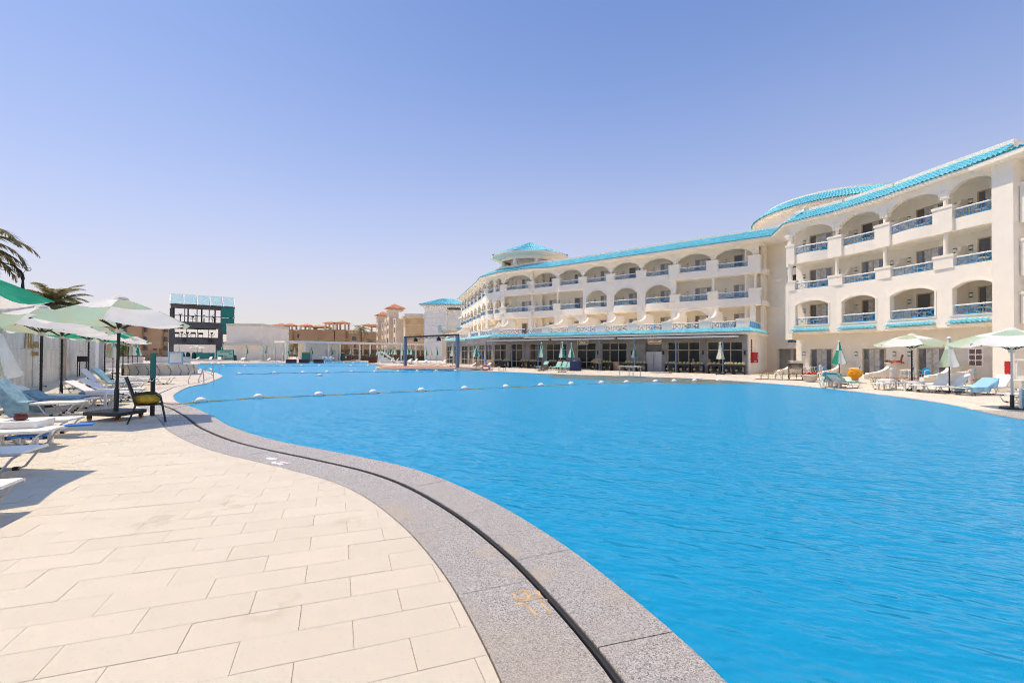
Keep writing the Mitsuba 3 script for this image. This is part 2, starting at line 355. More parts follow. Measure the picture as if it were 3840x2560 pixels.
build_coping(nearc, 1, [(0, .50, 'inner_slab', 1.25, 0.004, .0012), (.56, COPE_OUT - .006, 'outer_slab', 1.3, .001, .0012)])
# black rubber slot cover
q, n, s = strip_slabs(LineString(nearc), 0, 0, 0, None, 0)
m = M(); N = len(q)
v = np.vstack([np.c_[q + n * dd, np.full(N, zz)] for dd, zz in ((.505, -.05), (.508, -.012), (.516, .006), (.535, .0085), (.545, .004), (.546, -.05))])
m.add(v, [[r_ * N + i, r_ * N + i + 1, (r_ + 1) * N + i + 1, (r_ + 1) * N + i] for r_ in range(5) for i in range(N - 1)])
part('pool_coping', 'gutter_cover', m, 'mat_rubber', smooth=40)
m = M(); v = np.vstack([np.c_[q + n * dd, np.full(N, zz)] for dd, zz in ((-.02, -.045), (COPE_OUT + .02, -.045))])
m.add(v, [[i, i + 1, N + i + 1, N + i] for i in range(N - 1)]); part('pool_coping', 'bedding', m, 'mat_joint')
farc = np.vstack([smooth_line(RIGHT, .3), smooth_line(PLAT, .3), np.array(FAR[1:])])
build_coping(farc, 1, [(0, .50, 'inner_slab', 2.4, .004, .0012), (.506, COPE_OUT - .004, 'outer_slab', 2.4, .001, .0012)])
m = M(); q, n, s = strip_slabs(LineString(farc), 0, 0, 0, None, 0); N = len(q)
v = np.vstack([np.c_[q + n * dd, np.full(N, -.045)] for dd in (-.02, COPE_OUT + .02)])
m.add(v, [[i, i + 1, N + i + 1, N + i] for i in range(N - 1)]); part('pool_coping', 'bedding', m, 'mat_joint')

# ------------------------------------------------------------------ hotel builders
def arch_poly(x0, x1, z0, spring, apex, k=14):
    pts = [(x0, z0), (x1, z0)]
    for i in range(k + 1):
        t = 1 - 2 * i / k
        pts.append(((x0 + x1) / 2 + t * (x1 - x0) / 2, spring + (apex - spring) * (1 - abs(t) ** 2.3)))
    return Polygon(pts)
def panel(m, x0, x1, z0, z1, y0, y1, holes=()):
    p = sbox(x0, z0, x1, z1)
    for h in holes: p = p.difference(h)
    return m.prism(p, y0, y1, 'xz')
def railing(root, fr, x0, x1, z0, z1, y, bulge=0.0, seg=None):
    """blue crossed bars under a white handrail, along local x"""
    L = x1 - x0; n = seg or max(2, round(L / .85)); m = M(); r = .022
    P = lambda x, z: ((x, y - bulge * math.cos((x - (x0 + x1) / 2) / L * math.pi * .92), z))
    zt, zb, zm = z1 - .10, z0 + .07, (z0 + z1) / 2
    xs = np.linspace(x0 + .03, x1 - .03, n * 2 + 1)
    for z in (zt, zb): m.tube([P(x, z) for x in (xs if bulge else (xs[0], xs[-1]))], r, 4)
    for i in range(n):
        a, c, b = xs[2 * i], xs[2 * i + 1], xs[2 * i + 2]
        w = (b - a) * .12
        m.tube([P(a + w, zt), P(b - w, zb)], r * .8, 4); m.tube([P(a + w, zb), P(b - w, zt)], r * .8, 4)
        for x in (a + w, b - w): m.tube([P(x, zb), P(x, zt)], r, 4)
        m.tube([P(c, zm + .07), P(c + .07, zm), P(c, zm - .07), P(c - .07, zm), P(c, zm + .07)], r * .6, 4)
    k = part(root, 'railing', m, 'mat_rail_blue', fr=fr)
    h = M(); q = xs if bulge else (x0, x1)
    h.tube([P(x, z1 - .045) for x in np.linspace(x0, x1, 9 if bulge else 2)], .055, 6)
    part(k, 'handrail', h, 'mat_white', smooth=40, fr=fr)
def glass_door(root, fr, x0, x1, z0, z1, y, leaves=2, open_leaf=None, curtain=True, name='balcony_door'):
    """frame proud of the wall face y (facing -y), with panes and a curtain behind"""
    m = M(); w = .075
    m.box(x0, x1, y - .07, y + .02, z1 - w, z1); m.box(x0, x0 + w, y - .07, y + .02, z0, z1 - w); m.box(x1 - w, x1, y - .07, y + .02, z0, z1 - w)
    st = (x1 - x0 - w) / leaves
    for i in range(1, leaves): m.box(x0 + st * i, x0 + st * i + w, y - .06, y + .02, z0, z1 - w)
    k = part(root, name, m, 'mat_frame', fr=fr)
    for i in range(leaves):
        a, b = x0 + st * i + w, x0 + st * (i + 1)
        if open_leaf == i:
            g = M(); g.box(a, b, y - .004, y + .01, z0, z1 - w); part(k, 'doorway', g, 'mat_window', fr=fr); continue  # dark panel painted as the unlit room beyond the open leaf
        g = M(); g.add([(a, y - .035, z0 + .05), (b, y - .035, z0 + .05), (b, y - .035, z1 - w), (a, y - .035, z1 - w)], [[0, 1, 2, 3]])
        part(k, 'pane', g, 'mat_pane', fr=fr)
        c = M(); n = 14; side = (i % 2 == 0); xa, xb = (a + (b - a) * .55, b) if side else (a, b - (b - a) * .5)
        if not curtain: xa, xb = a, a + .02
        xs = np.linspace(xa, xb, n)
        v = [(x, y - .012 + .007 * math.sin(j * 2.6), z) for z in (z0 + .05, z1 - w) for j, x in enumerate(xs)]
        c.add(v, [[j, j + 1, n + j + 1, n + j] for j in range(n - 1)]); part(k, 'curtain', c, 'mat_curtain', fr=fr)
    d = M(); d.add([(x0 + w, y - .003, z0), (x1 - w, y - .003, z0), (x1 - w, y - .003, z1 - w), (x0 + w, y - .003, z1 - w)], [[0, 1, 2, 3]])
    part(k, 'room_wall', d, 'mat_window', fr=fr)  # dark sheet stands in for the unlit room; no interior is built
def wall_lamp(root, fr, x, y, z):
    m = M(); m.prism(Point(x, y - .07).buffer(.085, 6), z - .10, z + .10)
    k = part(root, 'wall_lamp', m, 'mat_white', fr=fr)
    c = M(); c.prism(Point(x, y - .07).buffer(.105, 6), z + .10, z + .155); c.prism(Point(x, y - .07).buffer(.105, 6), z - .155, z - .10)
    part(k, 'cap', c, 'mat_green', fr=fr)
def scroll(m, x0, x1, ya, yb, z0, zlow, zhigh):
    """divider wall in the local yz plane: high at the back (yb), an S-curve down to a low step at the front (ya)"""
    L = yb - ya; H = zhigh - zlow
    p = [(yb, z0), (yb, zhigh), (ya + .62 * L, zhigh), (ya + .62 * L, zhigh - .1)]
    for i in range(9):
        t = i / 8 * math.pi / 2          # a quarter circle hollow to the front
        p.append((ya + .10 * L + .49 * L * math.cos(t), zlow + .14 * H + (H * .86 - .1) * (1 - math.sin(t))))
    p += [(ya + .10 * L, zlow), (ya, zlow), (ya, z0)]
    poly = Polygon(p).buffer(0)
    for g in getattr(poly, 'geoms', [poly]):
        t = trimesh.creation.extrude_polygon(g, x1 - x0, engine='earcut'); v = np.array(t.vertices)
        m.add(np.stack([v[:, 2] + x0, v[:, 0], v[:, 1]], 1), t.faces)
def cap_pillar(root, fr, x0, x1, y0, y1, z0, z1, cap=.16, name='parapet_pillar'):
    m = M(); m.box(x0, x1, y0, y1, z0, z1 - cap); m.box(x0 - .05, x1 + .05, y0 - .05, y1 + .05, z1 - cap, z1)
    return part(root, name, m, 'mat_plaster', fr=fr)
def round_column(root, fr, x, y, z0, z1, r=.13, head=True):
    m = M(); m.lathe([(r, z0), (r, z1)], (x, y, 0), 14); k = part(root, 'column', m, 'mat_plaster', smooth=40, fr=fr)
    if head:
        c = M(); c.box(x - .2, x + .2, y - .18, y + .2, z1, z1 + .14); c.box(x - .3, x + .3, y - .2, y + .2, z1 + .14, z1 + .42); part(k, 'capital', c, 'mat_plaster', fr=fr)
def tile_strip(root, A, B, zA, C, D, zC, cw=.26, rl=.36, limit=0, first=0):
    """pan tiles on the slope from the eave line A-B (height zA) up to the line C-D (height zC); returns how many are single parts"""
    A, B, C, D = (np.r_[np.asarray(p, float), z] for p, z in ((A, zA), (B, zA), (C, zC), (D, zC)))
    nc = max(1, round(np.linalg.norm(B - A) / cw)); nr = max(1, round(np.linalg.norm((C + D - A - B) / 2) / rl))
    nrm = np.cross(B - A, C - A); nrm /= np.linalg.norm(nrm); nrm *= np.sign(nrm[2])
    K = 5; made = first; m2 = M()
    for r in range(nr):
        for c in range(nc):
            v = []
            for e, (fr_, lift) in enumerate(((r / nr - .06 / nr, .045), ((r + 1) / nr, .012))):
                L0, R0_ = A + (C - A) * fr_, B + (D - B) * fr_
                for q in range(K):
                    u = (c + .02 + .96 * q / (K - 1)) / nc
                    arch = math.sin(math.pi * q / (K - 1)) * .095 + (0 if q not in (0, K - 1) else -.01)
                    v.append(L0 + (R0_ - L0) * u + nrm * (lift + arch))
            v += [v[q] - nrm * .03 for q in range(K)]
            f = [[q, q + 1, K + q + 1, K + q] for q in range(K - 1)] + [[q, 2 * K + q, 2 * K + q + 1, q + 1] for q in range(K - 1)]
            if made < limit:
                m = M(); m.add(v, f); part(root, 'tile', m, 'mat_roof'); made += 1
            else: m2.add(v, f)
    if m2.v: part(root, 'tile_field', m2, 'mat_roof', kind='stuff')
    return made
def slab(m, pts, z0, z1): m.prism(Polygon(pts), z0, z1)

bc = Proto()          # blue balcony chair with a round back
def chair_mesh(P, seat_mat, leg_mat):
    m = M(); bk = [(.24 * math.cos(a), .52 + .30 * math.sin(a)) for a in np.linspace(0, math.pi, 11)] + [(-.21, .40), (.21, .40)]
    m.prism(bk, 0, .025, 'xz'); v = m.v[-1]; v[:, 1] += .22 + (v[:, 2] - .4) * .22; P.part('backrest', m, seat_mat)
    m = M(); m.prism(sbox(-.23, -.22, .23, .22).buffer(.03), .40, .43); P.part('seat', m, seat_mat)
    for s in (-1, 1):
        for y0, y1 in ((-.20, -.24), (.20, .27)):
            m = M(); m.tube([(s * .21, y0, .40), (s * .23, y1, 0)], .016, 5); P.part('leg', m, leg_mat)
        m = M(); m.tube([(s * .25, -.22, .40), (s * .27, -.22, .63), (s * .27, .0, .66), (s * .25, .26, .62)], .018, 5); P.part('armrest', m, leg_mat)
chair_mesh(bc, 'mat_chair_blue', 'mat_chair_blue')
wc = Proto(); chair_mesh(wc, 'mat_chair_blue', 'mat_white')
wt = Proto()          # small white table
m = M(); m.prism(sbox(-.3, -.3, .3, .3).buffer(.04), .68, .71); wt.part('table_top', m, 'mat_white')
for sx in (-1, 1):
    for sy in (-1, 1):
        m = M(); m.tube([(sx * .22, sy * .22, .68), (sx * .3, sy * .3, 0)], .02, 5); wt.part('leg', m, 'mat_white')
m = M(); m.box(-.24, .24, -.24, .24, .28, .30); wt.part('shelf', m, 'mat_white')
ORD = ['first', 'second', 'third', 'fourth', 'fifth', 'sixth', 'seventh', 'eighth', 'ninth', 'tenth', 'eleventh', 'twelfth', 'thirteenth', 'fourteenth', 'fifteenth', 'sixteenth']
def furnish(fr, x, y, z, where, rot, tab=True, ch=2):
    for i in range(ch):
        p = fr(np.array([x + (.62 if i else -.62), y, 0.0]))
        bc.place('balcony_chair', f'{"right" if i else "left"} blue chair, {where}' if ch == 2 else f'only blue chair, {where}', 'chair', p[0], p[1], z, rot + (55 if i else -60), 'blue chairs on the hotel balconies')
    if tab:
        p = fr(np.array([x, y - .08, 0.0])); wt.place('balcony_table', f'white table, {where}', 'table', p[0], p[1], z, rot, 'white tables on the hotel balconies')

# ------------------------------------------------------------------ curved hotel wing (nearest, on the pool's far right)
HW = thing('hotel_wing', 'white curved hotel wing with open arched balconies and turquoise roof, nearest on the right', 'hotel')
COLS = [(24.55, 41.1), (26.4, 37.75), (27.5, 34.25), (28.2, 30.2), (28.8, 27.2)]
rot_of = lambda fr: math.degrees(math.atan2(*(fr(np.array([1., 0, 0])) - fr(np.array([0., 0, 0])))[[1, 0]]))
DEP = 1.9
wing_tiles = 0
EAVE, RIDGE = [], []
for i in range(4):
    (xa, ya), (xb, yb) = COLS[i], COLS[i + 1]; L = math.hypot(xb - xa, yb - ya); fr = frame(xa, ya, xb - xa, yb - ya); ang = rot_of(fr)
    last = i == 3; xr = L - (.15 if last else 0); nmb = ORD[3 - i]
    ax0, ax1 = (.32, L - .5) if i else (.42, L - .5)
    if last: ax1 = L - .25
    m = M(); panel(m, 0, xr, 3.57, 7.45, 0, .32, [arch_poly(ax0 + .16, ax1 - .1, 4.31, 6.02, 6.38)]); part(HW, 'facade', m, 'mat_plaster', fr=fr)
    m = M(); panel(m, 0, xr, 11.95, 13.2, 0, .35, [arch_poly(.28, L - .28, 11.9, 12.22, 12.82)]); part(HW, 'arched_beam', m, 'mat_plaster', fr=fr)
    bul = .32 if i in (0, 2) else .06          # third floor front, bulging on two bays
    xs = np.linspace(.55, L - .55, 13); m = M()
    slab(m, [(0, .35)] + [(0, .1)] + [(x, .05 - bul * math.sin((x - .55) / (L - 1.1) * math.pi)) for x in xs] + [(xr, .1), (xr, .35)], 9.72, 10.5); part(HW, 'balcony_front', m, 'mat_plaster', fr=fr)
    m = M(); ring_ = arch_poly(ax0, ax1, 4.36, 6.06, 6.5).difference(arch_poly(ax0 + .16, ax1 - .1, 4.2, 6.02, 6.38)); m.prism(ring_, -.05, -.002, 'xz'); part(HW, 'arch_moulding', m, 'mat_plaster', fr=fr)
    m = M(); m.box(ax0 - .02, ax1, -.06, .36, 4.26, 4.315); part(HW, 'window_sill', m, 'mat_plaster', fr=fr)
    for y0, z0, z1 in ((.32, 3.6, 4.05), (.32, 6.75, 7.15), (.35, 9.78, 10.2), (.35, 13.0, 13.19)):
        m = M(); m.box(-.2, xr + .2, y0, DEP, z0, z1); part(HW, 'floor_slab', m, 'mat_plaster', fr=fr)
    m = M(); m.box(-.45, L + .45, DEP, DEP + .25, -.1, 13.2); part(HW, 'back_wall', m, 'mat_plaster', fr=fr)
    for z0, z1, x0, x1 in ((4.31, 4.98, ax0 + .16, ax1 - .1), (7.45, 8.06, .55, L - .52 if not last else L - .2), (10.5, 11.14, .55, L - .5 if not last else L - .2)):
        railing(HW, fr, x0, x1, z0, z1, .12 if z0 < 9 else .08, bulge=bul if z0 > 9 and bul > .1 else 0)
    for fl, (zf, op) in enumerate(((4.05, None), (7.15, None), (10.2, None))):
        glass_door(HW, fr, L * .2, L * .68, zf, zf + 2.15, DEP, open_leaf=0 if (i, fl) in ((3, 1), (1, 2), (2, 0)) else None)
        for lx in (.08, .82): wall_lamp(HW, fr, L * lx, DEP, zf + 1.65)
        furnish(fr, L * .5, 1.05, zf, f'{("lowest", "middle", "top")[fl]} balcony of the curved wing, {nmb} bay from the pier', ang, ch=2 if (i + fl) % 3 else 1)
    glass_door(HW, fr, L * .22, L * .68, .05, 2.28, DEP)
    m = M(); m.box(L * .22 - .16, L * .22, DEP - .16, DEP + .0, 0, 2.4); m.box(L * .22 - .16, L * .68 + .1, DEP - .16, DEP, 2.28, 2.42); part(HW, 'door_surround', m, 'mat_plaster', fr=fr)
    for lx in (.07, .86): wall_lamp(HW, fr, L * lx, DEP, 1.85)
    # small tiled hood under each lowest balcony
    f2 = lambda x, y: fr(np.array([x, y, 0.0]))[:2]
    hood = part(HW, 'hood', M().box(.3, L - .55, -.30, -.003, 3.62, 3.72), 'mat_plaster', fr=fr)
    tile_strip(hood, f2(.3, -.38), f2(L - .55, -.38), 3.75, f2(.3, -.01), f2(L - .55, -.01), 3.96, .26, .22, limit=40)
    if i:
        for z0, z1 in ((7.15, 8.95), (10.2, 12.0)): m = M(); scroll(m, -.09, .09, .35, DEP, z0, z0 + 1.1, z1); part(HW, 'divider_wall', m, 'mat_plaster', fr=fr)
        m = M(); m.box(-.12, .12, .32, DEP, 4.05, 6.75); part(HW, 'divider_wall', m, 'mat_plaster', fr=fr)
    # pillars and columns standing at the left end of each bay
    w0, w1 = (-.62, .55) if i else (.0, .55)
    cap_pillar(HW, fr, w0, w1, -.08, .34, 7.4, 8.27); cap_pillar(HW, fr, w0, w1, -.14, .36, 9.72, 11.45)
    round_column(HW, fr, .1 if i == 0 else -.02, .14, 8.27, 9.72, .13, head=False); round_column(HW, fr, .1 if i == 0 else -.02, .16, 11.45, 12.0, .13)
    EAVE.append((f2(-.0, -.45), f2(L, -.45))); RIDGE.append((f2(0, .95), f2(L, .95)))
# end of the wing: blank side with a drop block at the recess corner
fr = frame(*COLS[0], COLS[1][0] - COLS[0][0], COLS[1][1] - COLS[0][1])
m = M(); m.box(-.28, -.003, -.02, .5, 3.08, 8.0); m.box(-.003, .3, -.03, -.003, 3.1, 3.6)
m.box(-.22, -.003, -.05, .7, 9.55, 11.4); m.box(-.3, -.003, -.1, .75, 11.3, 11.46); m.box(-.1, .3, -.1, .4, 7.98, 8.1)
m.box(-.02, .16, .5, DEP, 9.75, 10.15); m.box(-.02, .16, .5, DEP, 3.08, 4.05)
part(HW, 'end_block', m, 'mat_plaster', fr=fr)
m = M(); m.box(-.12, .12, DEP - .18, DEP - .003, 0, 3.2); part(HW, 'corner_pier', m, 'mat_white', fr=fr)
round_column(HW, fr, -.05, .16, 11.46, 12.0, .13); round_column(HW, fr, -.02, .1, 8.1, 9.55, .12, head=False)
roof = num(f'{HW}__roof')
m = M()
for (a, b), (c, d) in zip(EAVE, RIDGE):
    m.prism(Polygon([a, b, d, c]).buffer(.001), 13.2, 13.36)
    c2, d2 = (np.array(c) + (np.array(c) - a) * .5, np.array(d) + (np.array(d) - b) * .5)
    m.prism(Polygon([c, d, d2, c2]).buffer(.001), 13.36, 14.62)
scene[roof] = mikit.ply(m.out(), 'mat_plaster')
for (a, b), (c, d) in list(zip(EAVE, RIDGE))[::-1]:
    wing_tiles = tile_strip(roof, a, b, 13.34, c, d, 14.3, .27, .30, limit=250, first=wing_tiles)
# big pier and the taller end bay beyond it
xa, ya = COLS[4]; fr = frame(xa, ya, COLS[4][0] - COLS[3][0] - .35, COLS[4][1] - COLS[3][1])
m = M(); m.box(-.1, 1.0, -.55, 2.2, 0, 12.9); part(HW, 'pier', m, 'mat_plaster', fr=fr)
m = M(); m.box(1.0, 6, 1.9, 2.2, 0, 12.9); m.box(1.0, 6, .15, .4, 3.6, 4.3); m.box(1.0, 6, .1, 1.9, 3.6, 3.75); part(HW, 'end_bay_wall', m, 'mat_plaster', fr=fr)
for z0, z1 in ((4.3, 5.35), (7.0, 8.35), (10.0, 11.5)):
    m = M(); m.box(1.06, 1.72, -.2, .5, z0 - .75, z1 - .15); m.box(1.0, 1.78, -.26, .56, z1 - .15, z1); m.box(1.72, 6, .0, .4, z0 - .75, z0); part(HW, 'end_balcony', m, 'mat_plaster', fr=fr)
    railing(HW, fr, 1.78, 5.0, z0 + .05, z0 + .8, .1); round_column(HW, fr, 1.4, .2, z1, z1 + 1.6, .14)
    glass_door(HW, fr, 2.4, 4.2, z0 - .3, z0 + 1.85, 1.9)
m = M(); m.box(-.9, 6, -1.1, 2.2, 12.9, 13.16); k2 = part(HW, 'end_roof', m, 'mat_plaster', fr=fr)
f2 = lambda x, y: fr(np.array([x, y, 0.0]))[:2]
tile_strip(k2, f2(-1.0, -1.12), f2(6, -1.12), 13.18, f2(-.4, .5), f2(6, .5), 13.75, .27, .3, limit=30)
tile_strip(k2, f2(-1.0, 2.0), f2(-1.0, -1.12), 13.18, f2(-.4, 2.0), f2(-.4, .5), 13.75, .27, .3, limit=10)
# service door at the right end of the ground floor
fr = frame(29.3, 30.3, .235, -.972)
m = M(); m.box(-.75, 1.75, .62, .72, 0, 2.6); part(HW, 'service_door', m, 'mat_offwhite', fr=fr)
k2 = f'{HW}__service_door'
m = M()
for a in (0, 1):
    for b in (0, 1, 2): m.box(.12 + a * .36, .42 + a * .36, .595, .615, 1.1 + b * .37, 1.4 + b * .37)
part(k2, 'door_pane', m, 'mat_pink_curtain', fr=fr)
m = M(); m.box(.06, .86, .60, .619, 1.03, 2.25); part(k2, 'sash', m, 'mat_white', fr=fr)

# round drum with a tiled rim rising behind the curved wing
DR = thing('roof_drum', 'round cream drum with a turquoise tiled rim rising behind the curved hotel wing', 'rotunda')
cx, cy, R = 35.7, 50.3, 8.0
m = M(); m.lathe([(R, 11), (R, 16.4), (R + .55, 16.42), (R + .55, 16.6), (R - .7, 17.6), (R - .75, 17.85), (R - 1.4, 17.85), (0, 17.9)], (cx, cy, 0), 72); part(DR, 'drum_wall', m, 'mat_plaster', smooth=30)
rf = num(f'{DR}__roof'); n_t = 0
a_ = np.linspace(math.radians(120), math.radians(330), 60)
m = M(); m.lathe([(R + .5, 16.5), (R + .5, 16.58)], (cx, cy, 0), 72); scene[rf] = mikit.ply(m.out(), 'mat_white')
for a, b in zip(a_[:-1], a_[1:]):
    q = lambda r, t: (cx + r * math.cos(t), cy + r * math.sin(t))
    n_t = tile_strip(rf, q(R + .62, a), q(R + .62, b), 16.62, q(R - .68, a), q(R - .68, b), 17.62, .3, .4, limit=280, first=n_t)

# ------------------------------------------------------------------ main hotel building with the restaurant under its terrace
HB = thing('hotel_building', 'long white four-storey hotel with turquoise roofs, a restaurant under its terrace', 'hotel')
UX, UY = .783, -.622; C0 = np.array([21.6, 42.3]); NV = np.array([-.622, -.783]); UV = np.array([UX, UY])
SP = lambda s, d: C0 + UV * s + NV * d
ZL1, ZL2, ZL3 = 4.05, 7.2, 10.4
def bay(root, fr, L, top='flush', l2='arch', l1='rect', dep=1.9, left_pillar=True, small=False, where='', furn=True, nd=1, rail1=False):
    ang = rot_of(fr)
    m = M(); gaps = 2 if small else 1
    def holes(z0, sp_, ap, mg):
        if not small: return [arch_poly(mg, L - mg, z0, sp_, ap)]
        w = (L - .5) / 2
        return [arch_poly(.3 + j * w + .22, .3 + (j + 1) * w - .32, z0, sp_, ap) for j in (0, 1)]
    panel(m, 0, L, 12.0, 13.2, 0, .34, holes(11.95, 12.25, 12.88, .26)); part(root, 'arched_beam', m, 'mat_plaster', fr=fr); m = M()
    if l2 == 'arch':
        panel(m, 0, L, 6.83, 10.88, 0, .3, holes(7.65, 9.05, 9.80, .5)); part(root, 'facade', m, 'mat_plaster', fr=fr)
    else:
        y0 = -.22 if top == 'proud' else 0
        m.box(.0, L, y0, .3, 10.1, 10.88); part(root, 'balcony_front', m, 'mat_plaster', fr=fr); m = M(); m.box(0, L, -.12, .3, 6.83, 7.65); part(root, 'balcony_front', m, 'mat_plaster', fr=fr)
    if l1 == 'arch': m = M(); panel(m, 0, L, ZL1, 6.829, 0, .3, [arch_poly(.5, L - .5, ZL1 - .1, 5.95, 6.62)]); part(root, 'facade', m, 'mat_plaster', fr=fr)
    else:
        for a in (0, L - .5): m = M(); m.box(a, a + .5, 0, .3, ZL1, 6.829); part(root, 'wall_pier', m, 'mat_plaster', fr=fr)
    if l2 == 'arch':
        for h in holes(7.65, 9.05, 9.80, .5):
            m = M(); x0, _, x1, _ = h.bounds
            m.prism(arch_poly(x0 - .16, x1 + .16, 7.75, 9.1, 9.97).difference(arch_poly(x0, x1, 7.6, 9.05, 9.80)), -.06, -.002, 'xz'); part(root, 'arch_moulding', m, 'mat_plaster', fr=fr)
            bl = .42 if not small else .3; xs = np.linspace(x0 - .12, x1 + .12, 13); m = M()
            m.prism(Polygon([(x, -.003 - bl * math.sin(max(0, (x - xs[0]) / (xs[-1] - xs[0])) * math.pi) ** .6) for x in xs]).buffer(.01), 6.85, 7.66)
            part(root, 'balcony_front', m, 'mat_plaster', fr=fr)
            railing(root, fr, x0, x1, 7.66, 8.34, -.02, bulge=bl * .8)
    else: railing(root, fr, .55, L - .55, 7.65, 8.34, -.02)
    if l1 == 'arch':
        m = M(); m.prism(arch_poly(.34, L - .34, 4.1, 6.0, 6.80).difference(arch_poly(.5, L - .5, 4.0, 5.95, 6.62)), -.06, -.002, 'xz'); part(root, 'arch_moulding', m, 'mat_plaster', fr=fr)
    if small:
        w = (L - .5) / 2
        for j in (0, 1): railing(root, fr, .3 + j * w + .2, .3 + (j + 1) * w - .3, 10.88, 11.45, .1)
        cap_pillar(root, fr, .3 + w - .3, .3 + w + .2, -.06, .3, 10.88, 11.7); round_column(root, fr, .3 + w - .05, .14, 11.7, 12.05, .12)
    else: railing(root, fr, .56, L - .56, 10.88, 11.45, .1 if top != 'proud' else -.1)
    for y0, z0, z1 in ((.3, 3.8, ZL1 - .01), (.3, 6.85, ZL2), (.3, 10.1, ZL3), (.34, 13.0, 13.19)):
        m = M(); m.box(-.1, L + .1, y0, dep, z0, z1); part(root, 'floor_slab', m, 'mat_plaster', fr=fr)
    m = M(); m.box(-.5, L + .5, dep, dep + .25, 0, 13.2); part(root, 'back_wall', m, 'mat_plaster', fr=fr)
    for fl, zf in enumerate((ZL1, ZL2, ZL3)):
        for q in range(nd):
            a = L * (.40 + .0 * q) if nd == 1 else L * (.1 + .48 * q)
            glass_door(root, fr, a, a + min(1.75, L * .44), zf, zf + 2.12, dep, open_leaf=random.choice([None, None, None, 0]) if not small else None)
        wall_lamp(root, fr, L * .2, dep, zf + 1.6)
        if L > 3.5 and not small: wall_lamp(root, fr, L * .93, dep, zf + 1.6)
        if furn and fl: furnish(fr, L * .5, 1.0, zf, f'{("", "middle", "top")[fl]} balcony {where}', ang, ch=1 + (fl + int(L * 10)) % 2)
    for z0, z1 in ((ZL2, ZL2 + 1.75), (ZL3, ZL3 + 1.75)): m = M(); scroll(m, -.09, .09, .3, dep, z0, z0 + .9, z1); part(root, 'divider_wall', m, 'mat_plaster', fr=fr)
    if left_pillar:
        if top == 'proud': cap_pillar(root, fr, -.62, .56, -.36, .3, 10.1, 11.85)
        else: cap_pillar(root, fr, -.62, .56, -.07, .3, 10.88, 11.7)
        if l2 != 'arch': cap_pillar(root, fr, -.55, .55, -.2, .3, 7.6, 8.5); round_column(root, fr, 0, .1, 8.5, 10.1, .13, head=False)
        round_column(root, fr, 0, .14, 11.8 if top == 'proud' else 11.7, 12.05, .13)
CS = [-.6, -4.7, -8.8, -12.8, -16.8, -20.7, -24.6]
KIND = [('proud', 'open', 'rect'), ('proud', 'open', 'arch'), ('flush', 'arch', 'rect'), ('flush', 'arch', 'rect'), ('flush', 'arch', 'rect'), ('proud', 'open', 'arch')]
for i in range(6):
    p = SP(CS[i + 1], -6); fr = frame(p[0], p[1], UX, UY)
    bay(HB, fr, CS[i] - CS[i + 1], *KIND[i], where=f'{ORD[i]} bay from the stair recess, long building')
# right end of the upper floors
p = SP(CS[0], -6); fr = frame(p[0], p[1], UX, UY)
cap_pillar(HB, fr, -.62, .5, -.36, .4, 10.1, 11.9); cap_pillar(HB, fr, -.62, .5, -.2, .4, 6.83, 8.55)
for z0, z1 in ((8.55, 10.1), (11.9, 12.05)): round_column(HB, fr, 0, .1, z0, z1, .13, head=z0 > 11)
m = M(); m.box(.3, .6, 1.0, 2.6, ZL1, 13.2); m.box(.0, .3, .0, .3, 12.05, 13.2); m.box(.3, .6, -.01, 1.0, 12.9, 13.2)
for z in (6.83, 10.1): m.box(.3, 1.0, .3, 2.6, z, z + .42)
part(HB, 'end_wall', m, 'mat_plaster', fr=fr)
# corner facets and the far wing
FAC = [((2.73, 64.95), (6.07, 62.3), 'proud', 'open', 'rect', False, 'beside the corner tower'), ((-1.3, 67.2), (2.65, 64.2), 'flush', 'open', 'rect', False, 'on the corner under the tower'), ((-4.0, 71.0), (-1.3, 67.2), 'flush', 'arch', 'rect', True, ''), ((-5.0, 76.0), (-4.0, 71.0), 'flush', 'arch', 'rect', False, '')]
dv = np.array([.24, -.97]); e0 = np.array([-5.0, 76.0])
for k_ in range(6): FAC.append((tuple(e0 - dv * 4.1 * (k_ + 1)), tuple(e0 - dv * 4.1 * k_), 'flush', 'arch', 'rect', False, ''))
for (a, b, t1, t2, t3, sm, wh) in FAC:
    fr = frame(a[0], a[1], b[0] - a[0], b[1] - a[1]); bay(HB, fr, math.hypot(b[0] - a[0], b[1] - a[1]), t1, t2, t3, small=sm, where=wh, furn=bool(wh))
# main roof: tiled slope, white coping band behind it
roof = num(f'{HB}__roof'); rm = M()
EV = [SP(2.4, -5.3), SP(-25.6, -5.3), (2.3, 63.0), (-2.0, 66.3), (-4.9, 70.6), (-6.0, 76.0), (-11.9, 99.9)]
RD = [SP(2.4, -6.9), SP(-26.2, -6.9), (3.2, 65.1), (-.6, 68.0), (-3.2, 71.6), (-4.3, 76.3), (-10.2, 100.3)]
EV[0] = np.array([25.3, 45.2]); RD[0] = np.array([26.7, 45.9])
SEG = [((24.1, 41.0), (25.3, 45.2), (25.6, 40.6), (26.7, 45.9))] + [(EV[i], EV[i + 1], RD[i], RD[i + 1]) for i in range(6)]
slabs_ = []
for a, b, c, d in SEG:
    rm.prism(Polygon([a, b, d, c]).buffer(.001), 13.2, 13.36)
    c2, d2 = np.array(c) + (np.array(c) - np.array(a)) * .4, np.array(d) + (np.array(d) - np.array(b)) * .4
    rm.prism(Polygon([c, d, d2, c2]).buffer(.001), 13.36, 14.62)
rm.prism(Polygon([SP(2.6, -5.6), SP(-26, -5.6), SP(-26, -9), SP(2.6, -9)]), 13.19, 13.34)
scene[roof] = mikit.ply(rm.out(), 'mat_plaster'); n_t = 0
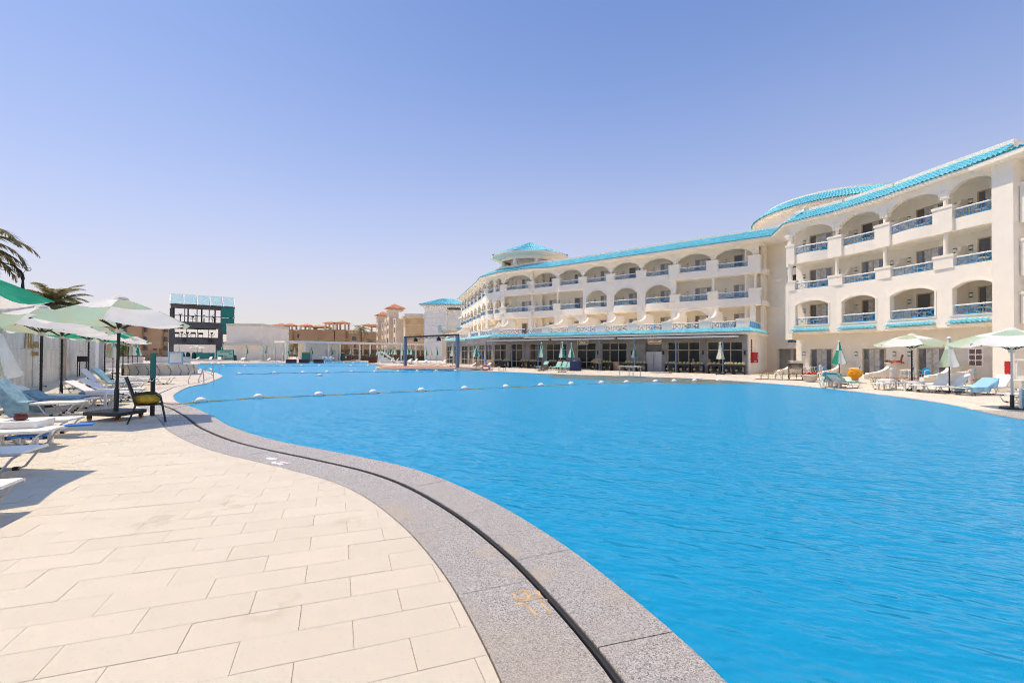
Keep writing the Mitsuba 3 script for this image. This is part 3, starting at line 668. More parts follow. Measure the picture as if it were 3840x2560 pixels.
for a, b, c, d in SEG: n_t = tile_strip(roof, b, a, 13.36, d, c, 14.36, .27, .36, limit=280, first=n_t)
# recess between the two wings: stair wall, slot windows, soffit, doorway
RW = num(f'{HB}__stair_wall'); fr = frame(26.85, 48.8, .235, -.972)
m = M(); m.box(0, 4.6, 0, .3, 2.35, 13.2); m.box(0, 1.3, 0, .3, 0, 2.35); m.box(4.3, 4.6, 0, .3, 0, 2.35); m.box(-.2, 0, -2.6, .3, 0, 13.2)
scene[RW] = mikit.ply(m.out(fr), 'mat_plaster')
m = M(); m.box(.9, 4.7, .5, .6, 0, 2.6); m.box(.9, 1.29, .301, .5, 0, 2.6); m.box(4.61, 4.7, .0, .5, 0, 2.6); m.box(1.3, 4.6, .301, .5, 2.36, 2.6); part(RW, 'doorway', m, 'mat_restaurant', fr=fr)  # grey lining painted in for the dim interior behind the opening
m = M(); m.box(2.7, 2.95, .3, .45, 0, 2.35); part(RW, 'door_post', m, 'mat_grey_wall', fr=fr)
m = M(); m.box(2.5, 2.72, -.16, -.002, 2.9, 12.6); part(RW, 'pilaster', m, 'mat_plaster', fr=fr)
for z in (6.4, 9.3):
    m = M(); m.box(.5, 2.5, -.14, -.002, z, z + .3); part(RW, 'ledge', m, 'mat_plaster', fr=fr)
    m = M(); m.box(2.72, 4.6, -.12, -.002, z + .3, z + .95); part(RW, 'spandrel', m, 'mat_plaster', fr=fr)
for z0, z1 in ((3.0, 6.7), (7.35, 9.6), (10.3, 12.4)):
    m = M(); m.box(2.76, 4.4, -.02, -.003, z0, z1); part(RW, 'slot_window', m, 'mat_black', fr=fr); railing(RW, fr, 2.78, 4.35, z0 + .02, z0 + .85, -.12)  # flat black sheets stand in for the unlit space behind the slots
# terrace over the restaurant
T0 = SP(0, 0); frT = frame(T0[0], T0[1], UX, UY)        # x = s, y = depth into the building
m = M(); m.prism(Polygon([(0, 0), (0, 9), (-27, 9), (-25.4, 0)]), 3.75, 4.04); W1, W2, W3, W4, W5 = (1.6, 58.1), (-2.6, 61.1), (-4.9, 66.9), (-6.8, 72.5), (-11.4, 80)
part(HB, 'terrace_slab', m, 'mat_plaster', fr=frT)
m = M(); slab(m, [W1, (4, 64), (-1, 68), (-3, 72), (-4, 78), (-9, 83), W5, W4, W3, W2], 3.75, 4.04); part(HB, 'terrace_slab', m, 'mat_plaster')
PIL = [(-22.95, -21.86), (-19.26, -18.18), (-15.6, -14.5), (-11.87, -10.83), (-8.09, -7.1), (-4.38, -3.36), (-1.07, -.02)]
for a, b in PIL: cap_pillar(HB, frT, a, b, .0, .42, 4.04, 5.08)
for i, (a, b) in enumerate(PIL[:-1]):
    x0, x1 = b, PIL[i + 1][0]; m = M(); m.box(x0, x1, .05, .35, 4.04, 4.16); part(HB, 'kerb', m, 'mat_plaster', fr=frT); railing(HB, frT, x0 + .05, x1 - .05, 4.2, 4.88, .15)
railing(HB, frT, -25.2, -23.0, 4.2, 4.88, .15)
frS = frame(*SP(0, 0), -NV[0], -NV[1]); railing(HB, frS, .5, 5.6, 4.2, 4.95, .1)
for i, (a, b) in enumerate(PIL[:-1]):
    m = M(); x = (a + b) / 2; scroll(m, x - .13, x + .13, .42, 6, 4.04, 5.2, 6.25); part(HB, 'divider_wall', m, 'mat_plaster', fr=frT)
    xc = (b + PIL[i + 1][0]) / 2
    furnish(frT, xc + .4, 1.9, ZL1, f'terrace above the restaurant, {ORD[5 - i]} bay from the right', rot_of(frT), ch=2 if i % 2 else 1)
TW = [W1, W2, W3, W4, W5]
for (a, b) in zip(TW[1:], TW[:-1]):
    L = math.hypot(b[0] - a[0], b[1] - a[1]); f_ = frame(a[0], a[1], b[0] - a[0], b[1] - a[1]); nb = 1 if L < 5.5 else 2
    cap_pillar(HB, f_, -.1, .9, 0, .4, 4.04, 5.08); railing(HB, f_, .95, L - .1, 4.2, 4.88, .15)
    m = M(); scroll(m, .3, .55, .4, 4.5, 4.04, 5.2, 6.25); part(HB, 'divider_wall', m, 'mat_plaster', fr=f_)
# tiled canopy along the terrace edge
hood = num(f'{HB}__canopy'); m = M()
cz = lambda P, Q, A, B: (tile_strip(hood, P, Q, 3.84, A, B, 4.2, .27, .24, limit=0))
m.box(-25.4, .4, -.42, -.003, 3.62, 3.8); m.box(.003, .45, -.42, 6.5, 3.62, 3.8); scene[hood] = mikit.ply(m.out(frT), 'mat_plaster')
cz(SP(-25.4, .5), SP(.55, .5), SP(-25.4, .0), SP(.05, .0)); cz(SP(.55, .5), SP(.55, -6.4), SP(.05, 0), SP(.05, -6.4))
for (a, b) in zip(TW[1:], TW[:-1]):
    a, b = np.array(a), np.array(b); t = (b - a) / np.linalg.norm(b - a); nn = np.array([t[1], -t[0]])
    cz(a + nn * .5, b + nn * .5, a, b)
# restaurant front: piers, glazing, doors, end wall
R = num(f'{HB}__restaurant_wall'); m = M()
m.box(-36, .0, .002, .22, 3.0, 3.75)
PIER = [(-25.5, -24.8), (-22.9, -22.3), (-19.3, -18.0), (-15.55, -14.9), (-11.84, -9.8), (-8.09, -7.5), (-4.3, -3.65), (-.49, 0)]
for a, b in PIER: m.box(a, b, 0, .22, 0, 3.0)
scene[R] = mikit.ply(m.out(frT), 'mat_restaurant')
m = M(); m.box(-.22, 0, .22, 8.7, 0, 3.75); m.box(-.1, .004, -.004, .22, 0, 3.75); part(R, 'end_wall', m, 'mat_plaster', fr=frT)
m = M(); m.box(-26, -.3, .6, .7, 0, 3.0); part(R, 'room_wall', m, 'mat_restaurant', fr=frT)  # grey backing stands in for the dim dining room
def shopfront(fr, x0, x1, bars, door=None):
    m = M(); w = .09
    for z in (0.0, .78, 2.12, 2.9): m.box(x0, x1, .06, .14, z, z + w)
    xs = np.linspace(x0, x1 - w, bars + 1)
    for x in xs: m.box(x, x + w, .055, .145, 0, 2.99)
    k = part(R, 'shopfront', m, 'mat_frame', fr=fr)
    for i in range(bars):
        for z0, z1 in ((.09, .78), (.87, 2.12), (2.21, 2.9)):
            g = M(); g.add([(xs[i] + w, .1, z0), (xs[i + 1], .1, z0), (xs[i + 1], .1, z1), (xs[i] + w, .1, z1)], [[0, 1, 2, 3]]); part(k, 'pane', g, 'mat_glass', fr=fr)
for x0, x1, b in ((-24.8, -22.9, 2), (-22.3, -19.3, 3), (-18.0, -15.55, 2), (-14.9, -11.84, 3), (-7.5, -4.3, 3), (-3.65, -.49, 3)): shopfront(frT, x0, x1, b)
m = M(); m.box(-9.75, -8.95, .1, .16, 0, 2.0); m.box(-8.9, -8.1, .1, .16, 0, 2.0); part(R, 'steel_door', m, 'mat_alu', fr=frT)
for x in (-15.3, -7.88, -4.0, -.3, -11.3):
    m = M(); m.prism(Point(x, -.1).buffer(.07, 6), 1.72, 2.1); part(R, 'wall_light', m, 'mat_black', fr=frT)
for (a, b) in zip(TW[1:], TW[:-1]):
    L = math.hypot(b[0] - a[0], b[1] - a[1]); f_ = frame(a[0], a[1], b[0] - a[0], b[1] - a[1])
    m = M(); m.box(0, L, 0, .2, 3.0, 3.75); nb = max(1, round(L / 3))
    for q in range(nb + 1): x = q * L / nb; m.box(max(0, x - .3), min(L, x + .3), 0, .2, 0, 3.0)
    part(R, 'facet', m, 'mat_restaurant', fr=f_); m = M(); m.box(0, L, .5, .6, 0, 3.0); part(R, 'room_wall', m, 'mat_restaurant', fr=f_)  # same grey backing as a dim interior behind the facets
    for q in range(nb): shopfront(f_, q * L / nb + .3, (q + 1) * L / nb - .3, 2)
# corner tower: ring of posts under an octagonal tiled roof
TU = thing('roof_pavilion', 'octagonal open roof pavilion with a turquoise tiled hip roof on the hotel corner', 'pavilion')
tc = np.array([2.6, 70.2])
m = M(); m.lathe([(4.2, 13.2), (4.2, 14.5), (3.95, 14.5), (3.95, 14.2), (0, 14.2)], (*tc, 0), 24); m.lathe([(4.3, 15.35), (4.3, 15.75), (5.9, 16.05), (5.9, 16.2), (0, 16.15)], (*tc, 0), 24); m.lathe([(2.9, 14.2), (2.9, 15.7)], (*tc, 0), 24); part(TU, 'drum', m, 'mat_plaster', smooth=30)
for q in range(8):
    a = q * math.pi / 4 + .2; m = M(); m.lathe([(.3, 14.5), (.3, 15.35)], (tc[0] + 4.05 * math.cos(a), tc[1] + 4.05 * math.sin(a), 0), 10); part(TU, 'post', m, 'mat_plaster', smooth=40)
m = M(); m.box(-5.2, 4.4, -.2, .0, 13.6, 14.75); m.box(-5.2, 4.4, 0, 2, 13.6, 14.6); part(TU, 'parapet', m, 'mat_white', fr=frame(2.2, 66.6, .783, -.622))
rf = num(f'{TU}__roof'); m = M(); V8 = [tc + 5.95 * np.array([math.cos(q * math.pi / 4 + .39), math.sin(q * math.pi / 4 + .39)]) for q in range(8)]
m.add([(*v, 16.17) for v in V8] + [(*tc, 18.5)], [[q, (q + 1) % 8, 8] for q in range(8)]); scene[rf] = mikit.ply(m.out(), 'mat_roof'); n_t = 0
for q in range(8):
    a, b = V8[q], V8[(q + 1) % 8]
    if (a + b)[1] / 2 > tc[1] + 2.5: continue
    for lv in range(5):
        t0, t1 = lv / 5, (lv + 1) / 5.0
        l = lambda p, t: p + (tc - p) * t
        n_t = tile_strip(rf, l(b, t0), l(a, t0), 16.19 + 2.35 * t0, l(b, t1), l(a, t1), 16.19 + 2.35 * t1, .3, 9.0, limit=0)

# ------------------------------------------------------------------ restaurant front: awning, signs, planters
AW = thing('awning', 'long grey shade awning on slim blue-grey posts in front of the restaurant', 'awning')
frT = frame(T0[0], T0[1], UX, UY)
m = M(); m.add([(-29.5, -2.5, 3.30), (-1.2, -2.5, 3.36), (-.4, -.02, 3.5), (-29.5, -.02, 3.5)], [[0, 1, 2, 3]]); v = m.v[-1]; m.add(v + [0, 0, .03], [[0, 1, 2, 3]]); part(AW, 'shade_cloth', m, 'mat_awning', fr=frT)
m = M(); m.box(-29.6, -.3, -2.6, -2.45, 3.26, 3.40); part(AW, 'front_beam', m, 'mat_alu', fr=frT)
for s in (-29.8, -25.6, -21.7, -17.78, -13.81, -9.9, -5.76, -1.59):
    m = M(); m.box(s - .05, s + .05, -2.57, -2.47, 0, 3.26); part(AW, 'post', m, 'mat_post_blue', fr=frT)
    m = M(); m.box(s - .03, s + .03, -2.45, 0, 3.22, 3.29); part(AW, 'rafter', m, 'mat_alu', fr=frT)
for s in (-20.0, -11.9):
    m = M(); m.box(s - .12, s + .12, -2.72, -2.61, 3.24, 3.42); k = part(AW, 'floodlight', m, 'mat_black', fr=frT); m = M(); m.box(s - .08, s + .08, -2.735, -2.722, 3.28, 3.39); part(k, 'lens', m, 'mat_flower_gold', fr=frT)
for txt, s0, s1, dk in (('VIDA', -17.05, -15.75, 'white VIDA lettering on a tan hanging sign'), ('SPRINKLES', -8.88, -7.6, 'white SPRINKLES lettering on a pale hanging sign')):
    S_ = thing('hanging_sign', dk + ' under the restaurant awning', 'sign')
    m = M(); m.box(s0, s1, -1.53, -1.49, 2.8, 3.2); part(S_, 'board', m, 'mat_wood_sign', fr=frT)
    m = M(); m.box(s0 - .04, s1 + .04, -1.55, -1.48, 3.2, 3.24); m.box(s0 - .04, s1 + .04, -1.55, -1.48, 2.76, 2.8); m.box(s0 - .04, s0, -1.55, -1.48, 2.8, 3.2); m.box(s1, s1 + .04, -1.55, -1.48, 2.8, 3.2); part(S_, 'border', m, 'mat_white', fr=frT)
    t = meshkit.text_mesh(txt, .2 if txt == 'VIDA' else .17, .02, True); v = np.array(t.vertices); v -= (v.max(0) + v.min(0)) / 2; v[:, 0] *= min(1, (s1 - s0 - .1) / np.ptp(v[:, 0]))
    vv = np.stack([v[:, 0] + (s0 + s1) / 2, -1.545 + v[:, 2], v[:, 1] + 3.0], 1); part(S_, 'lettering', (frT(vv), t.faces), 'mat_white')
    for s in (s0 + .25, s1 - .25): m = M(); m.box(s - .03, s + .03, -1.54, -1.5, 3.24, 3.48); part(S_, 'hanger', m, 'mat_white', fr=frT)

cactus = Proto(); b = trimesh.creation.icosphere(2, 1.0); v = b.vertices; a = np.arctan2(v[:, 1], v[:, 0]); v = v * (1 + .05 * np.cos(a * 11) * np.sqrt(1 - v[:, 2] ** 2))[:, None] * [1, 1, .92]
cactus.part('body', (v, b.faces), 'mat_cactus', smooth=35)
PL = [(-28.6, -27.5), (-27.2, -26.2), (-24.6, -23.4), (-23.2, -22.2), (-20.4, -19.4), (-19.2, -18.2), (-14.95, -14.2), (-13.64, -12.6), (-11.1, -10.15), (-9.9, -8.85), (-6.92, -5.9), (-5.67, -4.58), (-4.4, -3.34), (-2.95, -1.92), (-1.45, -.72), (-.66, .25)]
for i, (a, b_) in enumerate(PL):
    P_ = thing('planter_stand', f'black two-tier planter stand with golden cactus balls, {ORD[15 - i]} from the right end of the restaurant', 'planter', 'black planter stands along the restaurant')
    dy = -2.05 - .45 * (i > 13)
    m = M(); m.box(a, b_, dy - .25, dy + .25, .66, .80); m.box(a + .03, b_ - .03, dy - .2, dy + .2, .14, .2); part(P_, 'tray', m, 'mat_black', fr=frT)
    for x in (a, b_ - .07): m = M(); m.box(x, x + .07, dy - .25, dy + .25, 0, .66); part(P_, 'side_panel', m, 'mat_black', fr=frT)
    n = 3
    m = M()
    for q in range(5): x = a + .42 * (b_ - a) + .05 * q; m.box(x, x + .02, dy - .24, dy - .2, .2, .66)
    part(P_, 'grille', m, 'mat_black', fr=frT)
    for lv, zz in enumerate((.93, .34)):
        for q in range(n if lv == 0 else 2):
            x = a + (b_ - a) * ((q + .5) / n if lv == 0 else (.2 + .62 * q)); p = frT(np.array([x, dy - .05, 0.0])); r = .155 if lv == 0 else .135
            cactus.place('barrel_cactus', f'golden barrel cactus on the {("upper", "lower")[lv]} tier, {ORD[q]} from the left, {ORD[15 - i]} planter from the right', 'cactus', p[0], p[1], zz, float(rng.uniform(0, 90)), 'golden barrel cacti in the planters', r * float(rng.uniform(.92, 1.08)))
# red fire hose cabinet on the restaurant's end wall
FC = thing('fire_cabinet', 'red fire hose cabinet with white lettering and a riser pipe on the end wall', 'fire cabinet')
fe = frame(*SP(0, 0), -NV[0], -NV[1])
m = M(); m.box(.75, 2.9, -.24, -.004, 1.0, 1.95); part(FC, 'cabinet', m, 'mat_red', fr=fe)
m = M(); m.tube([(.72, -.1, 1.95), (.72, -.1, 3.15)], .05, 8); part(FC, 'pipe', m, 'mat_red', fr=fe)
m = M()
for q in range(4): m.tube([(2.45, -.246, 1.72 - q * .14), (2.52, -.246, 1.76 - q * .14), (2.62, -.246, 1.70 - q * .14), (2.7, -.246, 1.75 - q * .14)], .018, 4)
for q in range(5): m.tube([(1.0 + q * .25, -.246, 1.1), (1.08 + q * .25, -.246, 1.15), (1.16 + q * .25, -.246, 1.1)], .018, 4)
part(FC, 'lettering', m, 'mat_white', fr=fe)
# blue-grey steel gantry on the brick platform in the pool
GA = thing('steel_gantry', 'tall blue-grey steel gantry over the brick platform, hung with lamps and string lights', 'gantry')
ga, gb = np.array([-13.0, 56.5]), np.array([-5.75, 48.9])
gf = frame(*ga, *(gb - ga)); GL = np.linalg.norm(gb - ga)
for x in (0, GL): m = M(); m.box(x - .15, x + .15, -.15, .15, .15, 3.55); part(GA, 'post', m, 'mat_post_blue', fr=gf)
m = M(); m.box(-.15, GL + .15, -.1, .1, 3.55, 3.75); part(GA, 'beam', m, 'mat_iron', fr=gf)
for x in (GL * .22, GL * .67): m = M(); m.lathe([(.05, 3.55), (.2, 3.4), (.28, 3.1), (.2, 3.08)], (x, 0, 0), 12); part(GA, 'lamp', m, 'mat_black', fr=gf, smooth=40)
m = M(); m.tube([(x, -.12, 3.5 - .12 * abs(math.sin(x * 2.6))) for x in np.linspace(0, GL, 60)], .03, 4); part(GA, 'string_light', m, 'mat_black', fr=gf)
PF = thing('brick_platform', 'low curved platform of red brick reaching into the pool under the gantry', 'platform')
pp = Polygon([(-14.6, 51.2), (-13.6, 48.6), (-12, 47.4), (-10.5, 46.9), (-8, 47.0), (-4.4, 47.3), (-2.6, 48.0), (-6, 53), (-11, 57), (-14.6, 56)]).buffer(.6).buffer(-.1)
m = M(); m.prism(pp, .0, .16); part(PF, 'rim', m, 'mat_pale_stone'); m = M(); m.prism(pp.buffer(-.35), .1, .172); part(PF, 'paving', m, 'mat_brick')

# ------------------------------------------------------------------ umbrellas
def open_umbrella(rim=2.38, apex=2.97, R_=1.58, cart=False, pole='mat_black', g='mat_canopy_green'):
    P = Proto(); tips = [np.array([R_ * math.cos(q * math.pi / 3), R_ * math.sin(q * math.pi / 3), rim]) for q in range(6)]; top = np.array([0, 0, apex])
    fb = .52; hub = np.array([0, 0, rim - .2])
    for q in range(6):
        a, b = tips[q], tips[(q + 1) % 6]
        for lv, (t0, t1) in enumerate(((.07, fb), (fb, 1.0))):
            m = M(); nu, nt = 9, 5; v = []
            for i in range(nt + 1):
                t = t0 + (t1 - t0) * i / nt
                for j in range(nu):
                    u = j / (nu - 1); p = top + (a * (1 - u) + b * u - top) * t
                    p = p * [1 - .035 * math.sin(math.pi * u) * t ** 2, 1 - .035 * math.sin(math.pi * u) * t ** 2, 1]
                    p[2] += -.11 * math.sin(math.pi * u) * t ** 1.5 + .05 * math.sin(math.pi * t)
                    v.append(p)
            m.add(v, [[i * nu + j, i * nu + j + 1, (i + 1) * nu + j + 1, (i + 1) * nu + j] for i in range(nt) for j in range(nu - 1)])
            P.part('canopy_panel', m, ('mat_canopy_white', g)[(q + lv) % 2], smooth=True)
        m = M(); m.tube([top * [1, 1, .995] - [0, 0, .02], a - [0, 0, .03]], .014, 4); P.part('rib', m, 'mat_iron')
        m = M(); mid = top + (a - top) * .5; m.tube([hub, mid - [0, 0, .03]], .016, 4); P.part('strut', m, 'mat_black')
    m = M(); m.lathe([(.19, apex - .075), (.16, apex + .0), (.05, apex + .05), (0, apex + .055)], k=12); P.part('finial', m, 'mat_canopy_white', smooth=True)
    m = M(); m.lathe([(.075, rim - .27), (.085, rim - .25), (.085, rim - .18), (.05, rim - .15)], k=12); P.part('hub', m, 'mat_offwhite', smooth=40)
    z0 = .22 if cart else .05
    m = M(); m.tube([(0, 0, z0), (0, 0, apex)], .034, 12); P.part('pole', m, pole, smooth=40)
    m = M(); m.tube([(0, 0, z0), (0, 0, .75 if cart else .45)], .05, 12); s_ = P.part('pole_sleeve', m, 'mat_iron', smooth=40)
    m = M(); m.tube([(.05, 0, .62), (.14, 0, .62)], .012, 6); m.ball((.16, 0, .62), .025, 1); P.part(f'{s_}__knob', m, 'mat_black')
    m = M()
    if cart:
        m.prism(sbox(-.43, -.43, .43, .43).buffer(-.03).buffer(.03), .135, .22); b_ = P.part('base', m, 'mat_iron')
        for sx in (-.34, .34):
            for sy in (-.34, .34):
                m = M(); a = np.linspace(0, 2 * math.pi, 13)[:-1]; m.cyl((sx, sy - .02, .05), (sx, sy + .02, .05), .05, k=14); c_ = P.part('caster', m, 'mat_orange', smooth=40)
                m = M(); m.box(sx - .035, sx + .035, sy - .035, sy - .025, .05, .135); m.box(sx - .035, sx + .035, sy + .025, sy + .035, .05, .135); P.part(f'{c_}__fork', m, 'mat_black')
    else: m.lathe([(.3, 0), (.3, .045), (.28, .06), (0, .06)], k=20); P.part('base', m, 'mat_iron', smooth=30)
    return P
UO, UC = open_umbrella(g='mat_canopy_olive'), open_umbrella(cart=True, g='mat_canopy_olive')
UG = open_umbrella(); UR = open_umbrella(2.22, 2.72, g='mat_canopy_olive'); UR2 = open_umbrella(2.06, 2.54, 1.62, pole='mat_alu', g='mat_canopy_olive')
G1 = 'open umbrellas in the row along the left deck'
UC.place('umbrella', 'open white and faded green umbrella on a wheeled dark base, beside the garden chair', 'umbrella', -9.68, 11.36, 0, 0, G1, tilt=(.3, 1, 1.6))
UG.place('umbrella', 'open umbrella cut by the left edge, its bright green hem pointing at the deck', 'umbrella', -7.66, 5.54, 0, -6, G1)
for i, (x, y, P, lb) in enumerate([(-13.9, 13.7, UO, 'open pale umbrella behind the draped lounger, second from the pool'), (-16.5, 17.0, UO, 'open umbrella on a black pole before the gold wall lettering'), (-19.9, 21.8, UG, 'open green umbrella beside the ribbed stone pier of the left wall'), (-23.0, 26.2, UO, 'open umbrella farther down the left wall beside the black stand'), (-26.5, 31.6, UG, 'small open umbrella near the end of the left wall'), (-30.2, 36.5, UO, 'farthest small open umbrella before the round white bar')]):
    P.place('umbrella', lb, 'umbrella', x, y, 0, float(rng.uniform(-8, 8)), G1)
UR.place('umbrella', 'open white and pale green umbrella on a black pole before the curved hotel wing', 'umbrella', 19.4, 22.5, 0, 4)
UR2.place('umbrella', 'open white umbrella on a silver pole at the right edge', 'umbrella', 15.9, 14.75, 0, 10)
def closed_umbrella(g, H_=2.85, bot=1.42, rad=.30, plate=False):
    P = Proto(); zt = H_ - .08; zm = (zt + bot) / 2 + .12
    n = 6; sub = 6
    def ringp(z, t, q):
        out = []
        for j in range(sub + 1):
            a = (q + j / sub) * 2 * math.pi / n; w = math.cos((j / sub - .5) * 2 * math.pi * 1.0)
            r = .05 + (rad - .05) * t ** 1.25; r *= 1 + .20 * math.cos(a * n) * t; out.append((r * math.cos(a), r * math.sin(a), z - (.07 * abs(math.sin(a * n / 2)) if t > .98 else 0)))
        return out
    for q in range(n):
        for lv, (z0, z1) in enumerate(((zt, zm), (zm, bot))):
            m = M(); v = []; K = 6
            for i in range(K + 1): z = z0 + (z1 - z0) * i / K; v += ringp(z, (zt - z) / (zt - bot), q)
            m.add(v, [[i * (sub + 1) + j, i * (sub + 1) + j + 1, (i + 1) * (sub + 1) + j + 1, (i + 1) * (sub + 1) + j] for i in range(K) for j in range(sub)])
            P.part('canopy_fold', m, ('mat_canopy_white', g)[(q + lv) % 2], smooth=True)
    m = M(); m.lathe([(.075, zt - .02), (.06, zt + .05), (0, zt + .08)], k=10); P.part('finial', m, 'mat_white', smooth=True)
    m = M(); m.tube([(0, 0, .05), (0, 0, zt)], .027, 8); P.part('pole', m, 'mat_iron', smooth=40)
    m = M()
    if plate: m.box(-.4, .4, -.4, .4, .06, .12)
    else: m.box(-.45, .45, -.06, .06, .05, .11); m.box(-.06, .06, -.45, .45, .05, .109)
    P.part('base', m, 'mat_iron' if not plate else 'mat_grey_wall')
    for sx in (-.38, .38):
        m = M(); m.ball((sx, 0, .04), .04, 1); P.part('foot', m, 'mat_black')
    return P
CU = [closed_umbrella('mat_canopy_green'), closed_umbrella('mat_canopy_olive'), closed_umbrella('mat_canopy_green', 2.7, 1.3, .34), closed_umbrella('mat_canopy_olive', 2.6, 1.25, .36)]
GR = 'closed green and white umbrellas round the pool'
for x, y, h, p, lb in [(-3.6, 46.8, 1, 0, 'closed umbrella beside the orange life ring, left of the restaurant'), (2.9, 45.6, 1, 0, 'closed umbrella by the dark lounger, before the restaurant'), (4.6, 42.6, 1, 0, 'large closed umbrella beside the pale green loungers'), (6.0, 46.9, 1, 0, 'closed umbrella just behind the pale green loungers'), (12.4, 47.0, 1, 0, 'closed umbrella left of the white sprinkles lettering'), (17.7, 39.4, .98, 1, 'closed faded umbrella at the right end of the planter row'),
        (-7.9, 61.5, 1, 1, 'closed umbrella at the right post of the gantry'), (-12.3, 76, 1.05, 0, 'closed umbrella with a green lower half, right of the gantry post'), (-14.0, 80, 1.03, 1, 'closed umbrella second left of the awning posts'), (-15.7, 85, 1, 0, 'narrow closed umbrella touching the slim awning posts'), (-15.4, 71, 1.1, 0, 'tall closed umbrella just right of the gantry left post'), (-17.3, 77, 1.1, 0, 'closed umbrella behind the tall one right of the gantry left post'), (-18.6, 79, 1.08, 2, 'closed umbrella hidden by the left post of the gantry'), (-19.9, 79, 1.08, 1, 'wide closed umbrella midway along the white pergola'), (-21.3, 83, 1.1, 0, 'closed umbrella just left of the wide one by the pergola'), (-23.2, 87, 1.05, 0, 'bright green closed umbrella behind the loungers on the far deck'), (-23.9, 87.5, 1.1, 1, 'closed umbrella over the crowded far loungers'), (-26.0, 93, 1, 0, 'green closed umbrella left in the crowded far group'), (-27.0, 93.2, 1, 1, 'leftmost closed umbrella of the crowded far group'), (-35.1, 101, 1.05, 0, 'closed umbrella alone before the pergola wall'), (-38.7, 99.5, 1.05, 0, 'closed umbrella beside the tall green urn under the pergola'), (-42.3, 98, 1.05, 0, 'closed umbrella before the cream pergola hut'), (-44.7, 93, 1.05, 0, 'closed umbrella beside the green bin'), (-44.0, 93.9, 1, 1, 'faded closed umbrella just right of the one by the green bin'), (-41.7, 81.7, 1.08, 1, 'closed umbrella before the blue slide roof'), (-42.8, 87, 1, 1, 'faded closed umbrella under the blue slide roof'), (-59, 94.5, 1.25, 0, 'closed umbrella beside the teal notice board'), (-48.6, 85, 1.12, 0, 'closed umbrella before the cream side wall of the gym'), (-46.1, 86, 1.1, 1, 'closed umbrella, left one of the pair by the far loungers'), (-44.7, 84.5, 1.1, 0, 'closed umbrella, right one of the pair by the far loungers'),
        (18.7, 26.5, .95, 2, 'closed green and white umbrella behind the mint draped loungers'), (19.8, 21.0, .99, 3, 'closed faded green umbrella among white loungers on the right'), (-9.3, 8.25, .98, 3, 'closed umbrella cut by the left edge near the draped lounger'), (-29.5, 34.3, 1.0, 3, 'closed umbrella behind the main pole on the left deck'), (-34.6, 42.3, .98, 1, 'closed umbrella right of the main pole'), (-36.0, 44.6, .95, 0, 'third closed umbrella right of the main pole'), (-84, 117, 1.2, 1, 'closed umbrella under the left side of the gym'), (-77.6, 116, 1.2, 1, 'closed umbrella in the middle under the gym')]:
    CU[p].place('closed_umbrella', lb, 'umbrella', x, y, 0, float(rng.uniform(0, 60)), GR, [1, 1, h])
UO.place('umbrella', 'small open white umbrella standing under the grey gym', 'umbrella', -77, 113.5, 0, 12, None, 1.15)

# ------------------------------------------------------------------ loungers, towels, chairs
def lounger(ang, sl='mat_white', frm='mat_alu', thick=.03):
    """foot end at x = +.95, head at -.95"""
    P = Proto(); a = math.radians(ang); W = .31; z = .31; px = -.25; L2 = .72
    m = M(); m.prism(sbox(px, -W + .02, .95, W - .02).buffer(-.02).buffer(.02), z, z + thick); P.part('seat', m, sl)
    m = M(); m.prism(sbox(-L2, -W + .02, 0, W - .02).buffer(-.04).buffer(.04), 0, thick); v = m.v[-1]; x, zz = v[:, 0].copy(), v[:, 2].copy()
    v[:, 0] = px + x * math.cos(a) + zz * math.sin(a); v[:, 2] = z - x * math.sin(a) + zz * math.cos(a); P.part('backrest', m, sl)
    for s in (-1, 1):
        m = M(); m.tube([(.95, s * W, z), (px, s * W, z), (-.95, s * W, z)], .017, 6); P.part('side_rail', m, frm, smooth=40)
        for sg, x0 in ((1, .93), (-1, -.55)):
            m = M(); xx = lambda t: x0 - t; m.tube([(xx(0), s * (W - .02), z), (xx(.08), s * (W - .02), z - .05), (xx(.22), s * (W - .02), .05), (xx(.30), s * (W - .02), .022), (xx(.55), s * (W - .02), .022), (xx(.63), s * (W - .02), .06), (xx(.78), s * (W - .02), z)], .016, 6); l_ = P.part('leg', m, frm, smooth=40)
            for t in (.32, .5):
                m = M(); m.box(xx(t) - .03, xx(t) + .03, s * (W - .02) - .024, s * (W - .02) + .024, .0, .045); P.part(f'{l_}__foot_pad', m, 'mat_black')
    m = M(); m.tube([(px + .05, -W, z), (px + .05, W, z)], .014, 6); m.tube([(px - L2 * .55 * math.cos(a), 0, z + L2 * .55 * math.sin(a)), (px - L2 * .85, 0, z - .02)], .013, 6); P.part('brace', m, frm, smooth=40)
    return P
LO = {0: lounger(3), 32: lounger(32), 50: lounger(50), 'g': lounger(52, 'mat_mint', 'mat_white', .05), 'd': lounger(0, 'mat_navy', 'mat_iron', .07), 'f': lounger(18)}
LD = 20.7
def lay(kind, fx, fy, lb, deg=LD, group='white sun loungers beside the pool'):
    c, s = math.cos(math.radians(deg)), math.sin(math.radians(deg))
    return LO[kind].place('sun_lounger', lb, 'sun lounger', fx - .95 * c, fy - .95 * s, 0, deg, group), fx - .95 * c, fy - .95 * s
lay(0, -4.95, 4.55, 'lounger in the dark shade, nearest on the left edge'); lay(0, -6.45, 6.3, 'white lounger with grey leg loops just outside the corner shade')
lay(0, -7.8, 7.95, 'white lounger behind the white table with a brown bowl'); lay(0, -8.62, 9.2, 'white lounger just in front of the wheeled umbrella base')
_, tx, ty = lay(50, -11.35, 12.3, 'white lounger with its raised back under a hanging blue towel')
